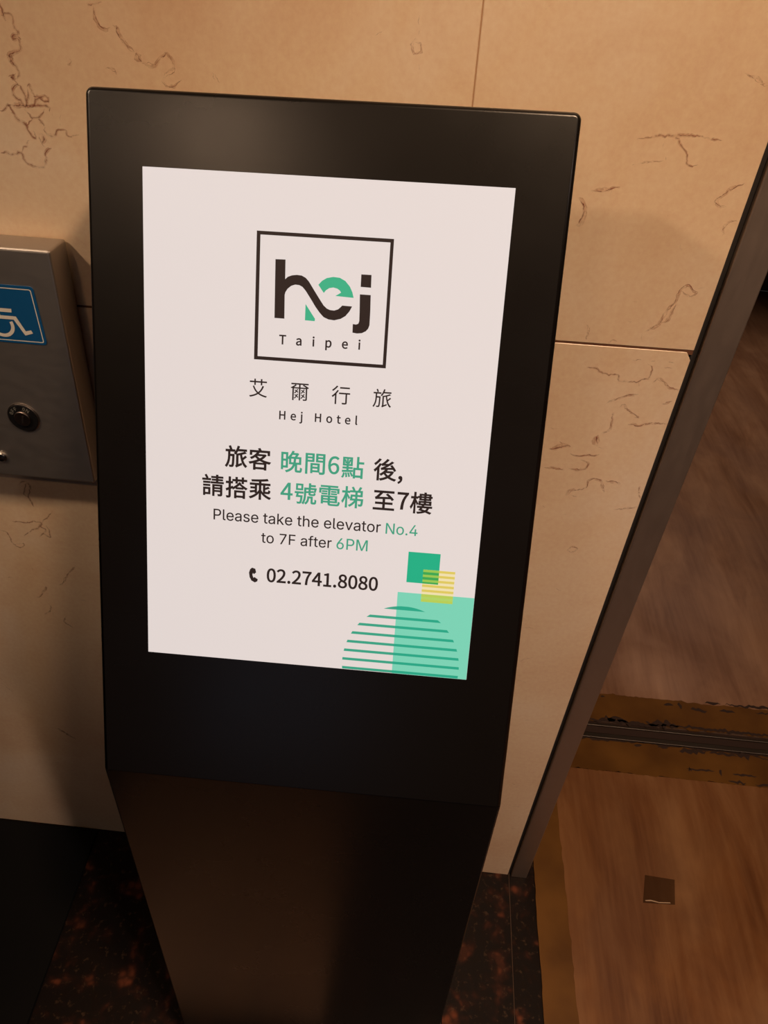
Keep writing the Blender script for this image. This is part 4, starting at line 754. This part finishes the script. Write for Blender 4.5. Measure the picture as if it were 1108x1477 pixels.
def side(P, lean):
    z = P.z; sx = lambda zz: P.x + lean * (z - zz)
    return [Vector((sx(0), P.y + .001, .0135)), Vector((sx(z), P.y + .001, z - .0006)), Vector((sx(z), P.y + .040, z - .0215)),
            Vector((sx(z), P.y + .120, z + .150)), Vector((sx(0), P.y + .130, .0135))]
a = side(BL, -.01286); b = side(BR, -.00577); n = 5
co = obj('column', a + b, [[0, 1, 2, 3, 4], [9, 8, 7, 6, 5]] + [[i, (i + 1) % n, n + (i + 1) % n, n + i] for i in range(n)], BLACK, kiosk, bevel=.0022, seg=3)
for p in co.data.polygons: p.use_smooth = True
co.modifiers.new('wn', 'WEIGHTED_NORMAL')
box('base_plate', (-.315, -.375, .0008), (.125, -.07, .0135), BLACK, kiosk, bevel=.002)

# display: A3 panel, its picture is self-lit
DC = face(.00069, .03621)
DX, DYv = HR, HU
DO = DC - DX * .1485 - DYv * .210
DF = (DO, DX, DYv, HN)
def screen(name, rgb):
    c = lin(*rgb)
    return mat(name, tuple(x * .12 for x in c[:3]) + (1,), .42, 0, .25, emit=c, estr=.835)
SW = screen('display_white', (228, 218, 215))
SK = screen('display_black', (46, 34, 31)); SG = screen('display_green', (64, 176, 134))
SGT = screen('display_green_text', (68, 160, 128))
disp = prism([DO, DO + DX * .297, DO + DX * .297 + DYv * .42, DO + DYv * .42], HN * .0008, 'display', SW, kiosk)
tag(disp, 'lit white display panel with dark and green lettering')
lift = [0.0009]
def pr(name, cs, m, off=0.0, layer=0):
    return put_flat(name, [[(x / 1000, y / 1000) for x, y in c] for c in cs], DF, .0010 + .00012 * layer, m, disp, off)
P = POSTER
R4 = lambda x0, y0, x1, y1: [(x0, y0), (x1, y0), (x1, y1), (x0, y1)]
pr('logo_frame', [R4(93.6, 275.0, 204.7, 377.0), R4(96.6, 277.8, 202.0, 374.2)[::-1]], SK)
pr('logo_letter', [P['hstem']], SK); pr('logo_stroke', [P['swoosh']], SK, layer=1)
pr('logo_letter', [P['jdot']], SK); pr('logo_letter', [P['jbody']], SK)
pr('logo_accent', [P['egreen']], SG); pr('logo_accent', [P['wedge']], SG)
pr('city_lettering', line_of('N', 'Taipei', 114.6, 182.2, 288.9, size=8.1 / 733), SK, .00022)
pr('name_lettering', placed('N', P['name'], 15.6 / 850), SK, .00004)
pr('name_lettering', line_of('N', 'Hej Hotel', 116.6, 183.4, 226.3, size=7.7 / 733), SK, .00018)
for ii in ((0, 1), (6, 7)): pr('headline_lettering', placed('N', [P['l1'][i] for i in ii], 18.9 / 850), SK, .00035)
pr('headline_lettering', placed('N', [P['l1'][i] for i in (2, 3, 4, 5)], 18.9 / 850), SGT, .00028)
for ii in ((0, 1, 2), (7, 8, 9)): pr('headline_lettering', placed('N', [P['l2'][i] for i in ii], 18.9 / 850), SK, .00035)
pr('headline_lettering', placed('N', [P['l2'][i] for i in (3, 4, 5, 6)], 18.9 / 850), SGT, .00028)
pr('notice_lettering', line_of('I', 'Please take the elevator', 60.6, 209.3, 133.1), SK, .00008)
pr('notice_lettering', line_of('I', 'No.4', 213.9, 241.8, 132.6), SGT, .00008)
pr('notice_lettering', line_of('I', 'to 7F after', 103.8, 166.8, 115.2), SK, .00008)
pr('notice_lettering', line_of('I', '6PM', 171.3, 198.8, 115.0), SGT, .00008)
pr('phone_number', line_of('N', '02.2741.8080', 110.0, 209.9, 79.0), SK, .00035)
pr('phone_symbol', [P['icon']], SK)
# corner ornament: squares, yellow hatch and a striped disc cut by the sheet's edge
S1 = screen('display_deep_green', (38, 176, 134)); S2 = screen('display_pale_green', (124, 212, 184))
S3 = screen('display_stripe_green', (62, 164, 134)); S4 = screen('display_stripe_on_pale', (44, 168, 136))
Y1 = screen('display_pale_yellow', (238, 224, 176)); Y2 = screen('display_yellow_line', (222, 202, 98))
Y3 = screen('display_yellow_on_green', (152, 200, 84)); Y4 = screen('display_leaf_green', (62, 168, 84)); Y5 = screen('display_lime', (178, 212, 104))
pr('square', [R4(235.4, 89.4, 263.7, 117.8)], S1); pr('pale_block', [R4(228.4, 0.15, 296.9, 79.5)], S2)
pr('hatch', [R4(249.6, 79.5, 277.9, 102.5)], Y1, layer=1); pr('hatch', [R4(249.6, 89.4, 263.7, 102.5)], Y4, layer=2); pr('hatch', [R4(249.6, 72.2, 277.9, 79.5)], Y5, layer=2)
for k in range(7):
    y1 = 102.5 - k * 4.63; y0 = y1 - 2.2
    if y0 > 89.4 - 1: pr('hatch', [R4(249.6, y0, 263.7, y1)], Y3, layer=3); pr('hatch', [R4(263.7, y0, 277.9, y1)], Y2, layer=3)
    else: pr('hatch', [R4(249.6, y0, 277.9, y1)], Y2 if y0 > 79 else screen('display_olive', (184, 206, 88)), layer=3)
CX, CY, RR = 235.6, 7.5, 53.6
RX = 53.6; 
for k in range(8):
    yb = 0.6 + 8.78 * k; yt = yb + 2.5
    if k == 7: yb, yt = 62.6, 66.2
    ryy = 58.8
    hw = lambda y: RX * math.sqrt(max(0, 1 - ((y - CY) / ryy) ** 2))
    n_ = 16
    ysx = [yb + (yt - yb) * i / n_ for i in range(n_ + 1)]
    L_ = [(CX - hw(y), y) for y in ysx]; R_ = [(CX + hw(y), y) for y in ysx]
    xm = 228.4
    pr('disc_stripe', [[(xm, ysx[0])] + [(xm, yt if hw(yt) > CX - xm else yb + (yt - yb) * .8)] + [p for p in L_[::-1] if p[0] < xm - .05]], S3, layer=1)
    Lr = [(max(x, xm), y) for x, y in L_]
    pr('disc_stripe', [R_ + Lr[::-1]], S4, layer=1)

# ---------------------------------------------------------------- ceiling lamps and added fill lamps out of view
HOUS = mat('lamp_ring', (.6, .6, .58, 1), .4, .8)
for i, (loc, pw, c, tg, sp) in enumerate(LAMPS):
    e = empty('ceiling_or_fill_lamp', (loc[0], loc[1], 2.6))
    tag(e, ['round recessed ceiling lamp left behind the viewer', 'round recessed ceiling lamp above the kiosk', 'round recessed ceiling lamp right behind the viewer', 'unseen fill lamp added to light the sheet before the kiosk', 'unseen fill lamp added to wash the left part of the marble'][i], 'lamp', 'ceiling downlights')
    lathe('ring', [(.085, -.001), (.085, .008), (.07, .012)], (loc[0], loc[1], 2.599), (0, 0, -1), HOUS, e)
    lathe('diffuser', [(.066, .013), (.05, .0145), (.01, .015)], (loc[0], loc[1], 2.599), (0, 0, -1), mat('lamp_glow', (1, .9, .8, 1), .5, emit=(*c, 1), estr=[16, 8, 8, 8, 8][i]), e)
